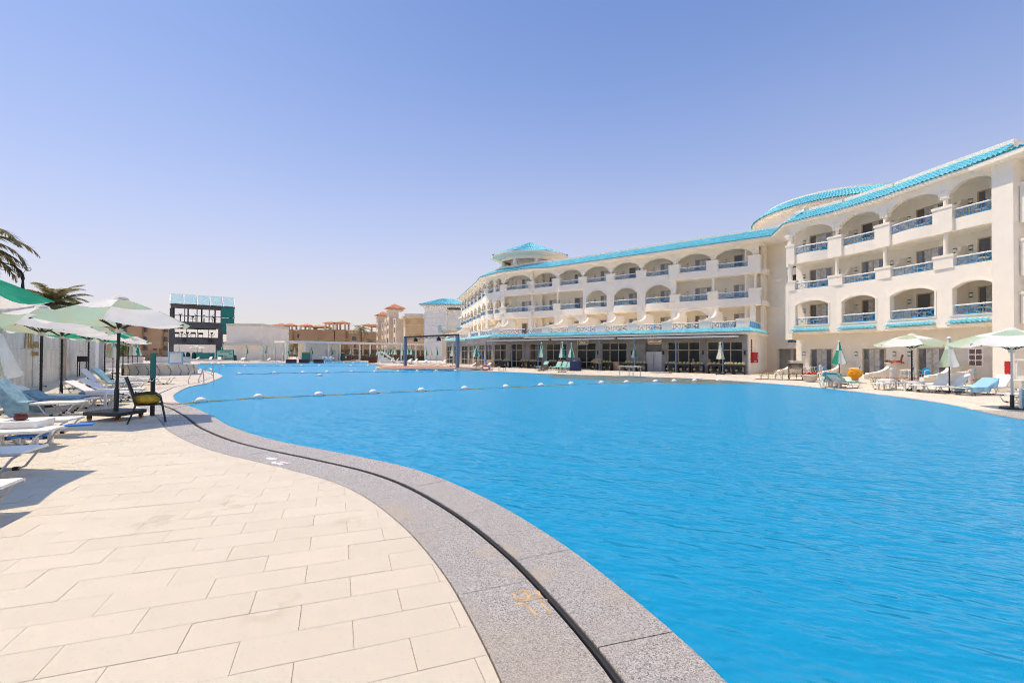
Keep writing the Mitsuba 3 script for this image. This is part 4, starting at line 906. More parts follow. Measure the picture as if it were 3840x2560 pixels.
lay(32, -11.9, 13.3, 'white lounger under the long blue towel, behind the draped one'); lay(0, -12.2, 14.6, 'white lounger carrying a folded blue towel'); lay(32, -12.6, 15.6, 'white lounger with a raised back behind the folded towel'); lay(32, -13.4, 16.9, 'white lounger with its back against the black pole')
lay(50, -17.6, 21.3, 'white lounger with a steep raised back by the backpack table'); lay(50, -16.0, 20.2, 'lounger under a blue towel, beside the striped bag'); lay(0, -17.5, 24.0, 'flat white lounger nearest to the round white bar'); lay(0, -19.5, 25.6, 'low white lounger behind the blue towel, near the round bar')
def towel(name, lb, path, w, drop, x, y, deg, mt='mat_towel', seed=0, cat='towel'):
    """cloth over a path of (x, z) points across the width w, its sides hanging by drop"""
    p = np.asarray(path, float); s = np.r_[0, np.cumsum(np.linalg.norm(np.diff(p, axis=0), axis=1))]; q = np.linspace(0, s[-1], 26)
    px, pz = np.interp(q, s, p[:, 0]), np.interp(q, s, p[:, 1]); n = 25; v = []
    tot = w + 2 * drop
    for i in range(26):
        for j in range(n):
            d = (j / (n - 1) - .5) * tot; o = max(0, abs(d) - w / 2); k = 3.3
            ns = float(meshkit.noise(np.array([px[i] * k + seed * 9, d * k, pz[i] * k])) - .5)
            hang = drop * (.75 + .5 * ns)
            o2 = o * hang / drop
            v.append((px[i] + ns * .10 * min(1, o * 8), math.copysign(min(abs(d), w / 2) + .02 + .05 * math.sin(q[i] * 11 + seed) * min(1, o * 5) + .10 * o, d) if abs(d) > 1e-9 else 0, max(.03, pz[i] - o2 + .012 + .012 * ns)))
    m = M(); m.add(v, [[i * n + j, i * n + j + 1, (i + 1) * n + j + 1, (i + 1) * n + j] for i in range(25) for j in range(n - 1)])
    k = thing(name, lb, cat); scene[k] = mikit.ply(m.out(frame(x, y, math.cos(math.radians(deg)), math.sin(math.radians(deg)))), mt, smooth=True); return k
a50 = math.radians(50)
towel('towel', 'long greyish blue towel hanging over the raised lounger back, down to the deck', [(-.25 - .80 * math.cos(a50), .34 + .80 * math.sin(a50)), (-.25 - .66 * math.cos(a50), .36 + .66 * math.sin(a50)), (-.22, .37), (-.02, .36)], .64, .56, tx, ty, LD, seed=1)
towel('towel', 'narrow blue towel laid along the lounger behind the draped one', [(-.5, .58), (-.22, .37), (.72, .36)], .58, .06, -11.9 - .95 * .935, 13.3 - .95 * .353, LD, seed=2)
towel('towel', 'folded thick blue towel lying across a lounger', [(-.05, .42), (.62, .42)], .54, .1, -12.2 - .95 * .935, 14.6 - .95 * .353, LD, seed=3)
towel('towel', 'blue towel thrown over the lounger back beside the yellow chair', [(-.25 - .78 * math.cos(a50), .36 + .78 * math.sin(a50)), (-.2, .37), (.35, .36)], .62, .12, -16.0 - .95 * .935, 20.2 - .95 * .353, LD, seed=4)
stool = Proto()      # moulded square side table
m = M(); m.prism(sbox(-.24, -.24, .24, .24).buffer(.03), .40, .45); stool.part('table_top', m, 'mat_white')
m = M(); m.box(-.25, .25, -.25, -.23, .34, .40); m.box(-.25, .25, .23, .25, .34, .40); m.box(-.25, -.23, -.23, .23, .34, .40); m.box(.23, .25, -.23, .23, .34, .40); stool.part('apron', m, 'mat_white')
for sx in (-1, 1):
    for sy in (-1, 1): m = M(); m.box(sx * .22 - .03, sx * .22 + .03, sy * .22 - .03, sy * .22 + .03, 0, .34); stool.part('leg', m, 'mat_white')
GT = 'square white side tables between the loungers'
stool.place('side_table', 'square white side table holding a brown bowl', 'table', -8.42, 7.62 + .45, 0, LD, GT, 1.02)
stool.place('side_table', 'white side table with a backpack and a blue bottle on it', 'table', -17.3, 20.0, 0, LD, GT); stool.place('side_table', 'white side table half hidden behind the draped lounger', 'table', -12.6, 14.2, 0, LD, GT)
k = thing('bowl', 'small dark brown bowl on the white side table', 'bowl'); m = M(); m.lathe([(.04, .46), (.085, .48), (.095, .525), (.075, .56), (.09, .575), (.08, .575), (.06, .55), (.07, .52), (0, .5)], (-8.45, 8.0, 0), 18); scene[k] = mikit.ply(m.out(), 'mat_maroon', smooth=40)
k = thing('backpack', 'pale grey backpack standing on the side table', 'backpack'); m = M(); m.ball((-17.38, 19.98, .60), .17, 2, (1.2, .8, .95)); part(k, 'body', m, 'mat_curtain', smooth=True); m = M(); m.tube([(-17.2, 19.95, .76), (-17.12, 19.9, .68), (-17.12, 19.9, .5)], .02, 6); part(k, 'strap', m, 'mat_black'); m = M(); m.box(-17.58, -17.2, 19.84, 20.1, .455, .5); part(k, 'base', m, 'mat_black')
k = thing('water_bottle', 'blue water bottle beside the backpack', 'bottle'); m = M(); m.lathe([(.04, .455), (.04, .62), (.015, .66), (.015, .69), (0, .69)], (-17.62, 20.12, 0), 10); scene[k] = mikit.ply(m.out(), 'mat_bright_blue', smooth=40)
for x, y, lb in ((-8.5, 8.75, 'blue towel corner under the white lounger, nearer the umbrella base'), (-8.2, 7.55, 'blue towel corner under the white table')):
    k = thing('towel', lb, 'towel'); m = M(); m.prism([(0, 0), (.45, .1), (.38, .34), (.02, .28)], .22, .25); scene[k] = mikit.ply(m.out(frame(x, y, .94, .35)), 'mat_bright_blue')
# the chair by the umbrella, with a yellow bag on its seat
CH = thing('garden_chair', 'high-backed grey metal garden chair beside the umbrella base', 'chair'); cf = frame(-8.62, 11.0, .80, .6)
for s in (-.26, .26):
    m = M(); m.tube([(-.36, s, 0), (-.28, s, .22), (-.22, s, .42), (-.30, s, .75), (-.40, s, 1.06)], .018, 8); part(CH, 'back_leg', m, 'mat_iron', smooth=40, fr=cf)
    m = M(); m.tube([(.34, s, 0), (.27, s, .42), (.24, s, .58), (.15, s, .66), (-.02, s, .68), (-.27, s, .65)], .019, 8); part(CH, 'armrest', m, 'mat_iron', smooth=40, fr=cf)
m = M(); m.box(-.24, .28, -.25, .25, .40, .425); part(CH, 'seat', m, 'mat_iron', fr=cf)
m = M(); m.add([(-.225, -.25, .45), (-.225, .25, .45), (-.41, .25, 1.06), (-.41, -.25, 1.06), (-.245, -.25, .45), (-.245, .25, .45), (-.43, .25, 1.06), (-.43, -.25, 1.06)], [[0, 1, 2, 3], [4, 5, 6, 7], [0, 3, 7, 4], [1, 2, 6, 5], [3, 2, 6, 7]]); part(CH, 'backrest', m, 'mat_curtain', fr=cf)
BG = thing('bag', 'crumpled yellow bag lying on the garden chair seat', 'bag'); b = trimesh.creation.icosphere(4, 1.0); v = np.array(b.vertices); v = np.sign(v) * np.abs(v) ** .7; v = v * [.25, .23, .12] * (1 + .16 * (meshkit.fbm(v * 3.1 + 5, 3) - .5))[:, None] + [.0, 0, .545]
part(BG, 'body', (cf(v), b.faces), 'mat_yellow', smooth=True); m = M(); m.tube([(-.2, -.1, .62), (-.23, 0, .72), (-.2, .1, .62)], .015, 6); part(BG, 'strap', m, 'mat_black', fr=cf)
# net post, rope, floats
NP = thing('net_post', 'black post with a teal sleeve at the pool edge beside the garden chair', 'post')
m = M(); m.tube([(-9.32, 12.05, 0), (-9.32, 12.05, .98)], .05, 14); part(NP, 'post', m, 'mat_black', smooth=40); m = M(); m.tube([(-9.32, 12.05, .98), (-9.32, 12.05, 1.62)], .062, 14); part(NP, 'sleeve', m, 'mat_teal', smooth=40); m = M(); m.tube([(-9.25, 12.0, .96), (-9.27, 11.98, .9), (-9.38, 11.98, .9), (-9.38, 12.03, .96)], .014, 6); part(NP, 'hook', m, 'mat_steel', smooth=40)
RO = [(-9.25, 11.5, .4), (-10.46, 15.62), (-9.34, 17.11), (-7.58, 18.21), (-5.81, 19.45), (-4.03, 20.7), (-2.23, 21.9), (-.3, 23.2), (1.54, 24.5), (3.3, 25.8), (5.19, 26.9), (6.83, 27.66), (8.85, 28.6), (10.22, 29.2), (11.73, 29.8), (13.6, 30.5)]
B2 = [(-20.9, 35.6), (-19.25, 37.6), (-17.39, 38.63), (-15.81, 39.7), (-14.17, 41.0), (-12.29, 41.6), (-10.31, 42.1), (-8.75, 42.9), (-7.12, 43.6), (-5.48, 45.0)]
B3 = [(-35.1, 56.4), (-33.05, 57.49), (-29.46, 59.4), (-27.45, 60.5), (-25.42, 61.26), (-21.67, 62.6), (-19.65, 63.3)]
B4 = [(-33.4, 78.2), (-31.9, 78.9), (-30.6, 79.3), (-29.2, 80.6), (-27.9, 81.6), (-26.8, 82.6)]
fl = Proto(); m = M(); m.ball((0, 0, 0), .145, 3, (1.12, 1, .86)); fl.part('ball', m, 'mat_white', smooth=True)
for s in (-1, 1): m = M(); m.cyl((s * .14, 0, -.01), (s * .30, 0, -.02), .03, .018, 6); fl.part('knot', m, 'mat_offwhite', smooth=40)
for nm_, L_, sc_, z0 in (('near float line', RO[1:], 1.0, .02), ('second float line', B2, 1.0, .02), ('third float line', B3, 1.0, .02), ('far float line', B4, 1.0, .02)):
    rp = [np.r_[p, -.015] for p in L_]; mm = M(); dens = []
    if L_ is not B2 and len(rp) > 12: dens += [np.array([-9.2, 11.7, .42]), np.array([-9.9, 13.6, .12]), np.array([-10.25, 14.9, .03])]
    for i in range(len(rp) - 1): dens += [rp[i] + (rp[i + 1] - rp[i]) * t + np.array([0, 0, .012 * math.sin(t * 9 + i)]) for t in np.arange(0, 1, .2)]
    mm.tube(dens + [rp[-1]], .016, 5); k = thing('float_rope', f'thin rope of the {nm_} lying on the water', 'rope'); scene[k] = mikit.ply(mm.out(), 'mat_yellow' if len(rp) > 12 else 'mat_iron', smooth=40)
    for i, p in enumerate(L_):
        d = np.array(L_[min(i + 1, len(L_) - 1)]) - np.array(L_[max(i - 1, 0)])
        fl.place('pool_float', f'white ball float on the {nm_}, {ORD[i]} from the left', 'float', p[0], p[1], z0, math.degrees(math.atan2(d[1], d[0])), 'white floats on the pool ropes', sc_)
fl.place('pool_float', 'loose white float drifting between the second and the near line', 'float', -14.2, 34.3, .02, 20, 'white floats on the pool ropes')
# ladders
for (x, y, dx, dy, lb) in ((-15.75, 23.9, .92, .39, 'steel pool ladder at the inner bay of the near deck'), (-24.6, 38.4, .85, .53, 'smaller steel pool ladder at the tip of the near deck')):
    k = thing('pool_ladder', lb, 'ladder'); f_ = frame(x, y, dx, -dy)
    for s in (-.26, .26):
        a = np.linspace(math.pi, 0, 11); m = M(); m.tube([(-.95, s, 0), (-.98, s, .2), (-.85, s, .42)] + [(-.28 + .33 * math.cos(t) * 1.4, s, .55 + .28 * math.sin(t)) for t in a] + [(.22, s, .2), (.22, s, -.2)], .022, 8); part(k, 'handrail', m, 'mat_steel', smooth=40, fr=f_)
    for z in (.0,): m = M(); m.box(.18, .27, -.26, .26, -.06, -.03); part(k, 'step', m, 'mat_steel', fr=f_)
# small notice plates and sand stains on the granite
for x, y, w, d, lb, red in ((-3.45, 6.93, .26, .13, 'white safety plate with a red no-diving mark on the granite edge', 1), (-3.72, 7.2, .2, .08, 'small blank pale plate beside the no-diving plate', 0), (-8.95, 12.0, .3, .18, 'pale depth plate on the shaded granite edge', 0)):
    k = thing('safety_plate', lb, 'plate'); f_ = frame(x, y, .86, -.5)
    m = M(); m.prism(sbox(-w / 2, -d / 2, w / 2, d / 2).buffer(-.02).buffer(.02), .002, .012); part(k, 'plate', m, 'mat_white', fr=f_)
    if red:
        m = M(); a = np.linspace(0, 2 * math.pi, 17)[:-1]; m.tube([(-.06 + .03 * math.cos(t), .01 + .03 * math.sin(t), .0135) for t in a], .004, 4, True); m.tube([(-.08, .03, .0135), (-.04, -.01, .0135)], .004, 4); part(k, 'pictogram', m, 'mat_red', fr=f_)
        t = meshkit.text_mesh('1.40', .04, .002, True); part(k, 'lettering', (f_(np.array(t.vertices) + [.0, -.015, .0121]), t.faces), 'mat_red')
def pol(pts, w): return LineString(pts).buffer(w, 3)
f_ = frame(.06, 3.02, 1, 0); k = thing('sand_marks', 'sandy scrawled marks left on the grey granite slab in the foreground', 'stain')
sh = [pol([(-.04, .18), (-.02, .10)], .008), pol([(0, .19), (.02, .23), (.06, .22), (.08, .17), (.05, .13), (.0, .12)], .009), pol([(.04, .21), (.06, .12)], .008), pol([(.11, .22), (.13, .21), (.14, .14)], .011), pol([(.0, .09), (.07, .105), (.15, .14)], .009), pol([(-.03, .04), (.02, .06), (.05, .03), (.09, -.05), (.11, -.08)], .009), pol([(.13, .09), (.17, .105), (.18, .105)], .008), pol([(.13, .09), (.17, .0), (.2, -.05), (.18, -.06)], .008)]
m = M(); m.prism(unary_union(sh).buffer(.002).simplify(.002), .0035, .0052); scene[k] = mikit.ply(m.out(f_), 'mat_stain')

# ------------------------------------------------------------------ left wall, lamp, palms
LW = thing('stone_wall', 'tall pale marble wall of long upright panels along the left deck', 'wall')
wf = frame(-23.95, 23.84, -.611, .791)      # x runs along the wall away from the camera, y to its back
wall_x = lambda px: None
m = M(); m.box(-16, 21.5, .03, .4, 0, 3.86); m.box(-16, 21.6, .42, 5.5, 0, 3.3); part(LW, 'core', m, 'mat_joint', fr=wf)
ROWS = [(0, .78), (.786, 1.73), (1.736, 2.78), (2.786, 3.86)]
x = -14.0
while x < 21.2:
    w = .62
    if 4.4 < x < 6.4: x += w; continue
    for z0, z1 in ROWS:
        m = M(); j = float(rng.normal(0, .003)); m.box(x + .004, x + w - .004, j, .03, z0, z1); part(LW, 'stone_panel', m, 'mat_marble', fr=wf)
    x += w
m = M()
for q in range(9): m.lathe([(.11, 0), (.11, 3.9)], (4.5 + q * .22, .02, 0), 10)
part(LW, 'ribbed_pier', m, 'mat_travertine', smooth=40, fr=wf)
m = M(); m.box(4.2, 4.38, -.05, .03, 0, 3.86); m.box(6.45, 6.6, -.05, .03, 0, 3.86); part(LW, 'pilaster', m, 'mat_pale_stone', fr=wf)
m = M(); m.box(-3.4, -3.15, -.03, .03, 0, 3.86); part(LW, 'pilaster', m, 'mat_grey_wall', fr=wf)
m = M(); m.box(17.5, 20.5, -.6, .0, 0, 3.3); part(LW, 'end_pier', m, 'mat_white', fr=wf); m = M(); m.box(20.5, 23.5, -.9, .4, 0, 3.25); part(LW, 'grey_end', m, 'mat_grey_wall', fr=wf)
WS = thing('wall_lettering', 'gold script lettering with small gold capitals on the marble wall', 'sign')
def stroke(name, pts, r=.035):
    m = M(); m.tube([(X0 + (x - X0) * XS, -.05, z) for x, z in pts], r * .8, 6); part(WS, name, m, 'mat_gold', fr=wf, smooth=40)
X0 = -5.35; XS = 1.36
stroke('letter', [(X0 + .0, 1.78), (X0 + .08, 2.2), (X0 + .22, 2.62)]); stroke('letter', [(X0 - .02, 2.58), (X0 + .3, 2.66), (X0 + .55, 2.64)], .03); stroke('letter', [(X0 + .12, 2.22), (X0 + .4, 2.28)], .03)
stroke('letter', [(X0 + .62, 2.62), (X0 + .52, 2.2), (X0 + .56, 1.85), (X0 + .72, 1.78), (X0 + .9, 2.1), (X0 + 1.1, 2.5), (X0 + 1.02, 2.64), (X0 + .92, 2.5), (X0 + .96, 2.0), (X0 + 1.1, 1.8), (X0 + 1.25, 1.86)])
stroke('letter', [(X0 + 1.35, 2.06), (X0 + 1.28, 1.9), (X0 + 1.4, 1.8), (X0 + 1.52, 1.92), (X0 + 1.46, 2.08), (X0 + 1.34, 2.06)], .03)
stroke('letter', [(X0 + 1.66, 1.8), (X0 + 1.74, 2.08), (X0 + 1.8, 1.95), (X0 + 1.86, 2.1), (X0 + 1.95, 1.84), (X0 + 2.03, 2.08), (X0 + 2.14, 2.08), (X0 + 2.16, 1.82), (X0 + 2.3, 1.8)], .03)
t = meshkit.text_mesh('SEA HOUSE', .17, .03, True); v = np.array(t.vertices); part(WS, 'small_lettering', (wf(np.stack([v[:, 0] * 1.1 + X0 + 1.55, -.04 - v[:, 2] * 0 + v[:, 2] - .03, v[:, 1] + 1.46], 1)), t.faces), 'mat_gold')
SH = thing('shelf_stand', 'black shelf stand at the foot of the marble wall', 'stand'); m = M(); m.box(8.0, 9.2, -.9, -.4, 1.0, 1.35); part(SH, 'crate', m, 'mat_black', fr=wf)
for x in (8.0, 9.15):
    for y in (-.88, -.45): m = M(); m.box(x, x + .05, y, y + .05, 0, 1.0); part(SH, 'leg', m, 'mat_iron', fr=wf)
LP = thing('street_lamp', 'black ornate street lamp with scrolls and a hanging bell lantern behind the wall', 'lamp'); lf = frame(-27.5, 26, .77, .64)
m = M(); m.lathe([(.09, 0), (.09, 4.7), (.06, 4.8), (.14, 5.0), (.08, 5.2), (.05, 5.6), (.09, 5.75), (.05, 5.9)], k=12); part(LP, 'post', m, 'mat_black', smooth=40, fr=lf)
m = M(); m.tube([(0, 0, 5.9), (-.1, 0, 6.15), (-.38, 0, 6.42), (-.75, 0, 6.52), (-1.25, 0, 6.54)], [.07, .055, .035, .03, .03], 8); part(LP, 'arm', m, 'mat_black', smooth=40, fr=lf)
sp = lambda cx, cz, r, a0, n: [(cx + r * (1 - i / n * .75) * math.cos(a0 + i / n * 8), 0, cz + r * (1 - i / n * .75) * math.sin(a0 + i / n * 8)) for i in range(n)]
for cx, cz, r, a0 in ((.22, 6.3, .13, -2.6), (-.75, 6.2, .14, .2), (-.5, 6.02, .13, .4)): m = M(); m.tube(([(0, 0, 6.0)] if cx > 0 else [(-.1, 0, 6.1)]) + sp(cx, cz, r, a0, 22), .014, 5); part(LP, 'scroll', m, 'mat_black', smooth=40, fr=lf)
m = M(); m.lathe([(.03, 6.54), (.03, 6.2), (.1, 6.15), (.13, 5.95), (.26, 5.72), (.24, 5.70)], (-1.22, 0, 0), 14); k = part(LP, 'lantern', m, 'mat_black', smooth=40, fr=lf); m = M(); m.ball((-1.22, 0, 5.66), .17, 2, (1, 1, .9)); part(k, 'globe', m, 'mat_white', smooth=True, fr=lf)
def frond(az, el, L, droop, seed, dens=34):
    r = random.Random(seed); m = M(); n = 12; pts = []; p = np.zeros(3); e = el
    for i in range(n + 1):
        pts.append(p.copy()); e -= droop / n * (1 + i / n); p = p + L / n * np.array([math.cos(az) * math.cos(e), math.sin(az) * math.cos(e), math.sin(e)])
    pts = np.array(pts); m.tube(pts, np.linspace(.035, .008, n + 1), 4); side = np.array([-math.sin(az), math.cos(az), 0])
    for i in range(dens):
        t = .12 + .86 * i / dens; q = t * n; a = int(q); P = pts[a] + (pts[min(a + 1, n)] - pts[a]) * (q - a); d = pts[min(a + 1, n)] - pts[a]; d /= np.linalg.norm(d)
        ll = L * .20 * math.sin(math.pi * min(1, t * .9 + .12)) ** .6 + .05
        for s in (-1, 1):
            upv = np.cross(side, d); v = d * (.75 + .2 * r.random()) + side * s * (.65 + .2 * r.random()) + upv * (.15 - .5 * r.random()) * (1 if upv[2] > 0 else -1) + np.array([0, 0, -.18]); v /= np.linalg.norm(v); w = d * .05 * (L / 2.5)
            m.add([P - w, P + w, P + v * ll * .6 + w * .7 + [0, 0, -.01], P + v * ll], [[0, 1, 2], [0, 2, 3]])
    return m
def palm(x, y, h, L, n, lb, seed, az0=0, r=.2, el=(1.25, -.35), group=None, dens=34):
    k = thing('palm_tree', lb, 'palm tree', group); rr = random.Random(seed)
    m = M(); zz = np.linspace(0, h, 14); m.lathe([(r * (1.25 - .3 * z / h) * (1 + .10 * (i % 2)), z) for i, z in enumerate(zz)] + [(r * 1.2, h + .15), (0, h + .3)], (x, y, 0), 10); part(k, 'trunk', m, 'mat_bark', smooth=False)
    for i in range(n):
        t = (i + .5) / n; e = el[0] + (el[1] - el[0]) * t ** .8 + rr.uniform(-.12, .12); m = frond(az0 + i * 2.39996 + rr.uniform(-.15, .15), e, L * rr.uniform(.85, 1.1), .75 + .7 * rr.random(), seed * 100 + i, dens)
        v = np.vstack(m.v) + [x, y, h + .1]; part(k, 'frond', (v, np.vstack(m.f)), 'mat_palm')
    return k
palm(-43.6, 44, 5.9, 3.6, 46, 'bushy date palm behind the marble wall, beside the street lamp', 3, .3, .3, (1.5, -.3), None, 52)
palm(-28.9, 24.0, 7.3, 3.6, 30, 'tall date palm whose fronds reach in at the left edge', 5, 0, .25, (.9, -.35), None, 56)

# ------------------------------------------------------------------ far end of the pool: gym, walls, pergola
GY = thing('gym_building', 'dark grey open three-storey gym with a sloping pale glass roof and teal panels', 'building')
gyf = frame(-71.8, 97.0, .811, .585); W_ = 11.85; D_ = 7.5
m = M(); P_ = sbox(0, 0, W_, 8.2).difference(sbox(.85, 0, W_ * .70, 3.35)).difference(sbox(.85, 4.9, W_ * .735, 7.0)).difference(sbox(W_ * .81, 1.0, W_ * .955, 5.7)); m.prism(P_, 0, .4, 'xz'); part(GY, 'front_wall', m, 'mat_gym', fr=gyf)
m = M(); m.box(0, W_, .4, D_, 7.1, 7.5); m.box(0, W_, .4, D_, 3.6, 4.0); m.box(.2, W_, .4, D_, 11.5, 11.85); part(GY, 'floor_slab', m, 'mat_gym', fr=gyf)
for x in (.0, W_ - .6): m = M(); m.box(x, x + .6, D_ - .5, D_, 0, 11.5); part(GY, 'rear_column', m, 'mat_gym', fr=gyf)
m = M(); m.box(W_ - .02, W_ + .25, .4, D_, 0, 8.2); part(GY, 'side_wall', m, 'mat_gym', fr=gyf)
for q in range(5): x = .35 + q * (W_ * .74 - .0) / 4.0; m = M(); m.box(x, x + .18, .05, .25, 8.2, 11.85); part(GY, 'mullion', m, 'mat_gym', fr=gyf)
for q in range(4): x = .6 + q * (W_ * .74) / 3.4; m = M(); m.box(x, x + .3, D_ - .3, D_, 8.2, 11.5); part(GY, 'rear_mullion', m, 'mat_gym', fr=gyf)
for z in (9.4, 11.6): m = M(); m.box(.35, W_, .03, .22, z, z + .14); part(GY, 'transom', m, 'mat_gym', fr=gyf)
m = M(); m.box(.9, W_ * .735, D_ - .25, D_ - .1, 4.0, 4.35); m.box(.9, W_ * .735, D_ - .25, D_ - .1, 6.9, 7.1); part(GY, 'rear_rail', m, 'mat_iron', fr=gyf)
for q in range(4): x = .9 + q * 2.0; m = M(); m.box(x, x + .12, .1, .2, 4.9, 7.0); part(GY, 'window_bar', m, 'mat_iron', fr=gyf)
for i, (z0, z1) in enumerate(((6.1, 7.6), (7.75, 9.3), (9.5, 11.6))): m = M(); m.box(W_ * .775 + (.15 if i == 0 else 0), W_ - .12, -.06, -.004 if z1 < 8.3 else .1, z0, z1); part(GY, 'teal_panel', m, 'mat_teal', fr=gyf)
pw = W_ / 5; rz = lambda y: 11.95 + (14.3 - 11.95) * y / 3.2
for q in range(5):
    m = M(); a, b = q * pw + .16, (q + 1) * pw - .06; m.add([(a, -.1, 11.95), (b, -.1, 11.95), (b, 3.1, 14.25), (a, 3.1, 14.25)], [[0, 1, 2, 3]]); part(GY, 'roof_pane', m, 'mat_glass_pale', fr=gyf)
for q in range(6): x = q * pw + (.0 if q < 5 else -.1); m = M(); m.add([(x + .02, -.16, 11.93), (x + .17, -.16, 11.93), (x + .17, 3.15, 14.3), (x + .02, 3.15, 14.3), (x + .02, -.16, 11.8), (x + .17, -.16, 11.8), (x + .17, 3.15, 14.15), (x + .02, 3.15, 14.15)], [[0, 1, 2, 3], [4, 5, 6, 7], [0, 4, 7, 3], [1, 5, 6, 2], [0, 1, 5, 4]]); part(GY, 'roof_rib', m, 'mat_white', fr=gyf)
m = M(); m.box(-.1, W_ + .1, 3.1, 3.3, 14.1, 14.3); m.box(0, W_, 3.2, 3.4, 11.8, 14.2); part(GY, 'ridge', m, 'mat_white', fr=gyf)
for x in (2.3, 6.9): m = M(); m.box(x, x + .6, -.5, -.1, 3.9, 4.6); k = part(GY, 'loudspeaker', m, 'mat_black', fr=gyf); m = M(); m.cyl((x + .3, -.53, 4.2), (x + .3, -.5, 4.2), .2, k=12); part(k, 'cone', m, 'mat_iron', fr=gyf)
m = M()
for q in range(9): m.box(W_ * .81, W_ * .955, 1.5 + q * .3, 1.8 + q * .3, .2 * q, .2 * q + .2)
part(GY, 'stairs', m, 'mat_gym', fr=gyf)
for q in range(4): m = M(); m.box(W_ * .82, W_ * .96, .5, .55, 1.1 + q * .3, 1.15 + q * .3); part(GY, 'rail', m, 'mat_alu', fr=gyf)
def machine(kind):
    P = Proto(); m = M()
    if kind == 0: m.box(-.35, .35, -.8, .8, 0, .18); P.part('deck', m, 'mat_black'); m = M(); m.box(-.38, -.30, -.75, -.6, .18, 1.55); m.box(.30, .38, -.75, -.6, .18, 1.55); P.part('upright', m, 'mat_black'); m = M(); m.box(-.4, .4, -.8, -.55, 1.4, 1.75); P.part('console', m, 'mat_iron')
    elif kind == 1: m.box(-.25, .25, -.6, .6, 0, .3); P.part('base', m, 'mat_black'); m = M(); m.box(-.06, .06, -.3, -.15, .3, 1.6); P.part('mast', m, 'mat_iron'); m = M(); m.tube([(-.5, .2, 1.5), (-.3, -.2, 1.2), (.3, -.2, 1.2), (.5, .2, 1.5)], .04, 6); P.part('handlebar', m, 'mat_black'); m = M(); m.box(-.22, .22, -.3, -.2, 1.5, 1.8); P.part('console', m, 'mat_black')
    else: m.box(-.8, .8, -.3, .3, .0, .12); P.part('base', m, 'mat_black'); m = M(); m.box(-.7, -.6, -.05, .05, .1, 2.0); m.box(.5, .6, -.05, .05, .1, 1.5); P.part('mast', m, 'mat_iron'); m = M(); m.tube([(-.9, 0, 2.2), (-.6, 0, 1.9), (.3, 0, 1.7), (.8, 0, 2.1)], .05, 6); P.part('lever', m, 'mat_black'); m = M(); m.box(-.2, .5, -.2, .2, .5, .62); P.part('seat', m, 'mat_teal')
    return P
MC = [machine(i) for i in range(3)]; ga_ = rot_of(gyf)
for fl, z, xs in ((0, 4.0, (1.3, 2.2, 3.2, 4.2, 5.6, 7.6)), (1, 7.5, (1.2, 2.6, 4.1, 5.4, 6.9, 8.0))):
    for i, x in enumerate(xs):
        p = gyf(np.array([x, 1.6 if fl == 0 else 1.5, 0.0])); MC[(0, 1, 1, 0, 0, 1)[i] if fl == 0 else (2, 2, 1, 2, 2, 1)[i]].place('exercise_machine', f'black exercise machine on the {("middle", "upper")[fl]} gym floor, {ORD[i]} from the left', 'exercise machine', p[0], p[1], z, ga_ + (0 if i % 2 else 180), 'exercise machines in the gym', 1.15)
def block(name, lb, cat, boxes, fr=None, group=None):
    k = thing(name, lb, cat, group)
    for pn, mt, *b in boxes:
        m = M()
        for q in b: m.box(*q)
        part(k, pn, m, mt, fr=fr)
    return k
block('cream_building', 'plain cream building with a ledge, right beside the grey gym', 'building', [('wall', 'mat_cream', (-60.4, -53.0, 98, 110, 0, 7.3)), ('parapet', 'mat_offwhite', (-60.4, -52.8, 97.8, 110.1, 7.3, 7.8)), ('ledge', 'mat_offwhite', (-60.5, -52.7, 97.3, 98, 3.2, 3.8))])
block('courtyard_wall', 'cream courtyard wall seen through the open ground floor of the gym', 'wall', [('wall', 'mat_cream', (-92, -64, 124, 124.5, 0, 4.2)), ('sofa_bench', 'mat_white', (-80, -70, 121.5, 122.6, 0, 1.2))])
block('stone_step', 'long low grey stone steps along the far pool deck under the gym', 'steps', [('step', 'mat_grey_wall', (-80, -58, 91.5, 92.2, 0, .35)), ('step', 'mat_offwhite', (-80, -58, 92.2, 95.5, 0, .36))])
urn = Proto(); m = M(); m.lathe([(.2, 0), (.42, .1), (.45, .9), (.4, 1.35), (.28, 1.5), (.3, 1.6), (0, 1.6)], k=14); urn.part('body', m, 'mat_green', smooth=40); m = M(); m.lathe([(.4, 1.6), (.45, 1.72), (0, 1.75)], k=14); urn.part('rim', m, 'mat_wicker', smooth=40)
for i, px in enumerate((-71.6, -70.3, -68.9, -67.5)): urn.place('urn', f'tall dark green urn under the gym, {ORD[i]} of four from the left', 'urn', px, 100.8 - i * .15, 0, 0, 'green urns under the gym', 1.0)
urn.place('urn', 'tall green urn standing at the back of the pergola', 'urn', -36.5, 100, 0, 0); urn.place('urn', 'small green urn right of the teal notice board', 'urn', -57.0, 95.5, 0, 0, None, .7)
NB = thing('notice_board', 'teal notice board with pale printed panel beside the gym', 'notice board'); nf = frame(-59.4, 92.9, .86, .51)
m = M(); m.box(0, 3.2, 0, .12, .3, 2.2); part(NB, 'board', m, 'mat_teal', fr=nf); m = M(); m.box(.25, 3.0, -.03, -.002, .55, 2.0); part(NB, 'poster', m, 'mat_mint', fr=nf); m = M(); m.box(.7, 2.6, -.05, -.032, 1.75, 1.85); m.box(.5, 1.3, -.05, -.032, .7, 1.1); m.box(2.3, 2.8, -.05, -.032, 1.35, 1.5); part(NB, 'print', m, 'mat_green', fr=nf); m = M(); m.box(1.5, 1.9, -.05, -.032, .75, 1.0); part(NB, 'red_print', m, 'mat_red', fr=nf)
block('teal_counter', 'teal counter standing left of the notice board', 'counter', [('counter', 'mat_teal', (-62.8, -60.0, 92.2, 93.6, .0, 1.6))])
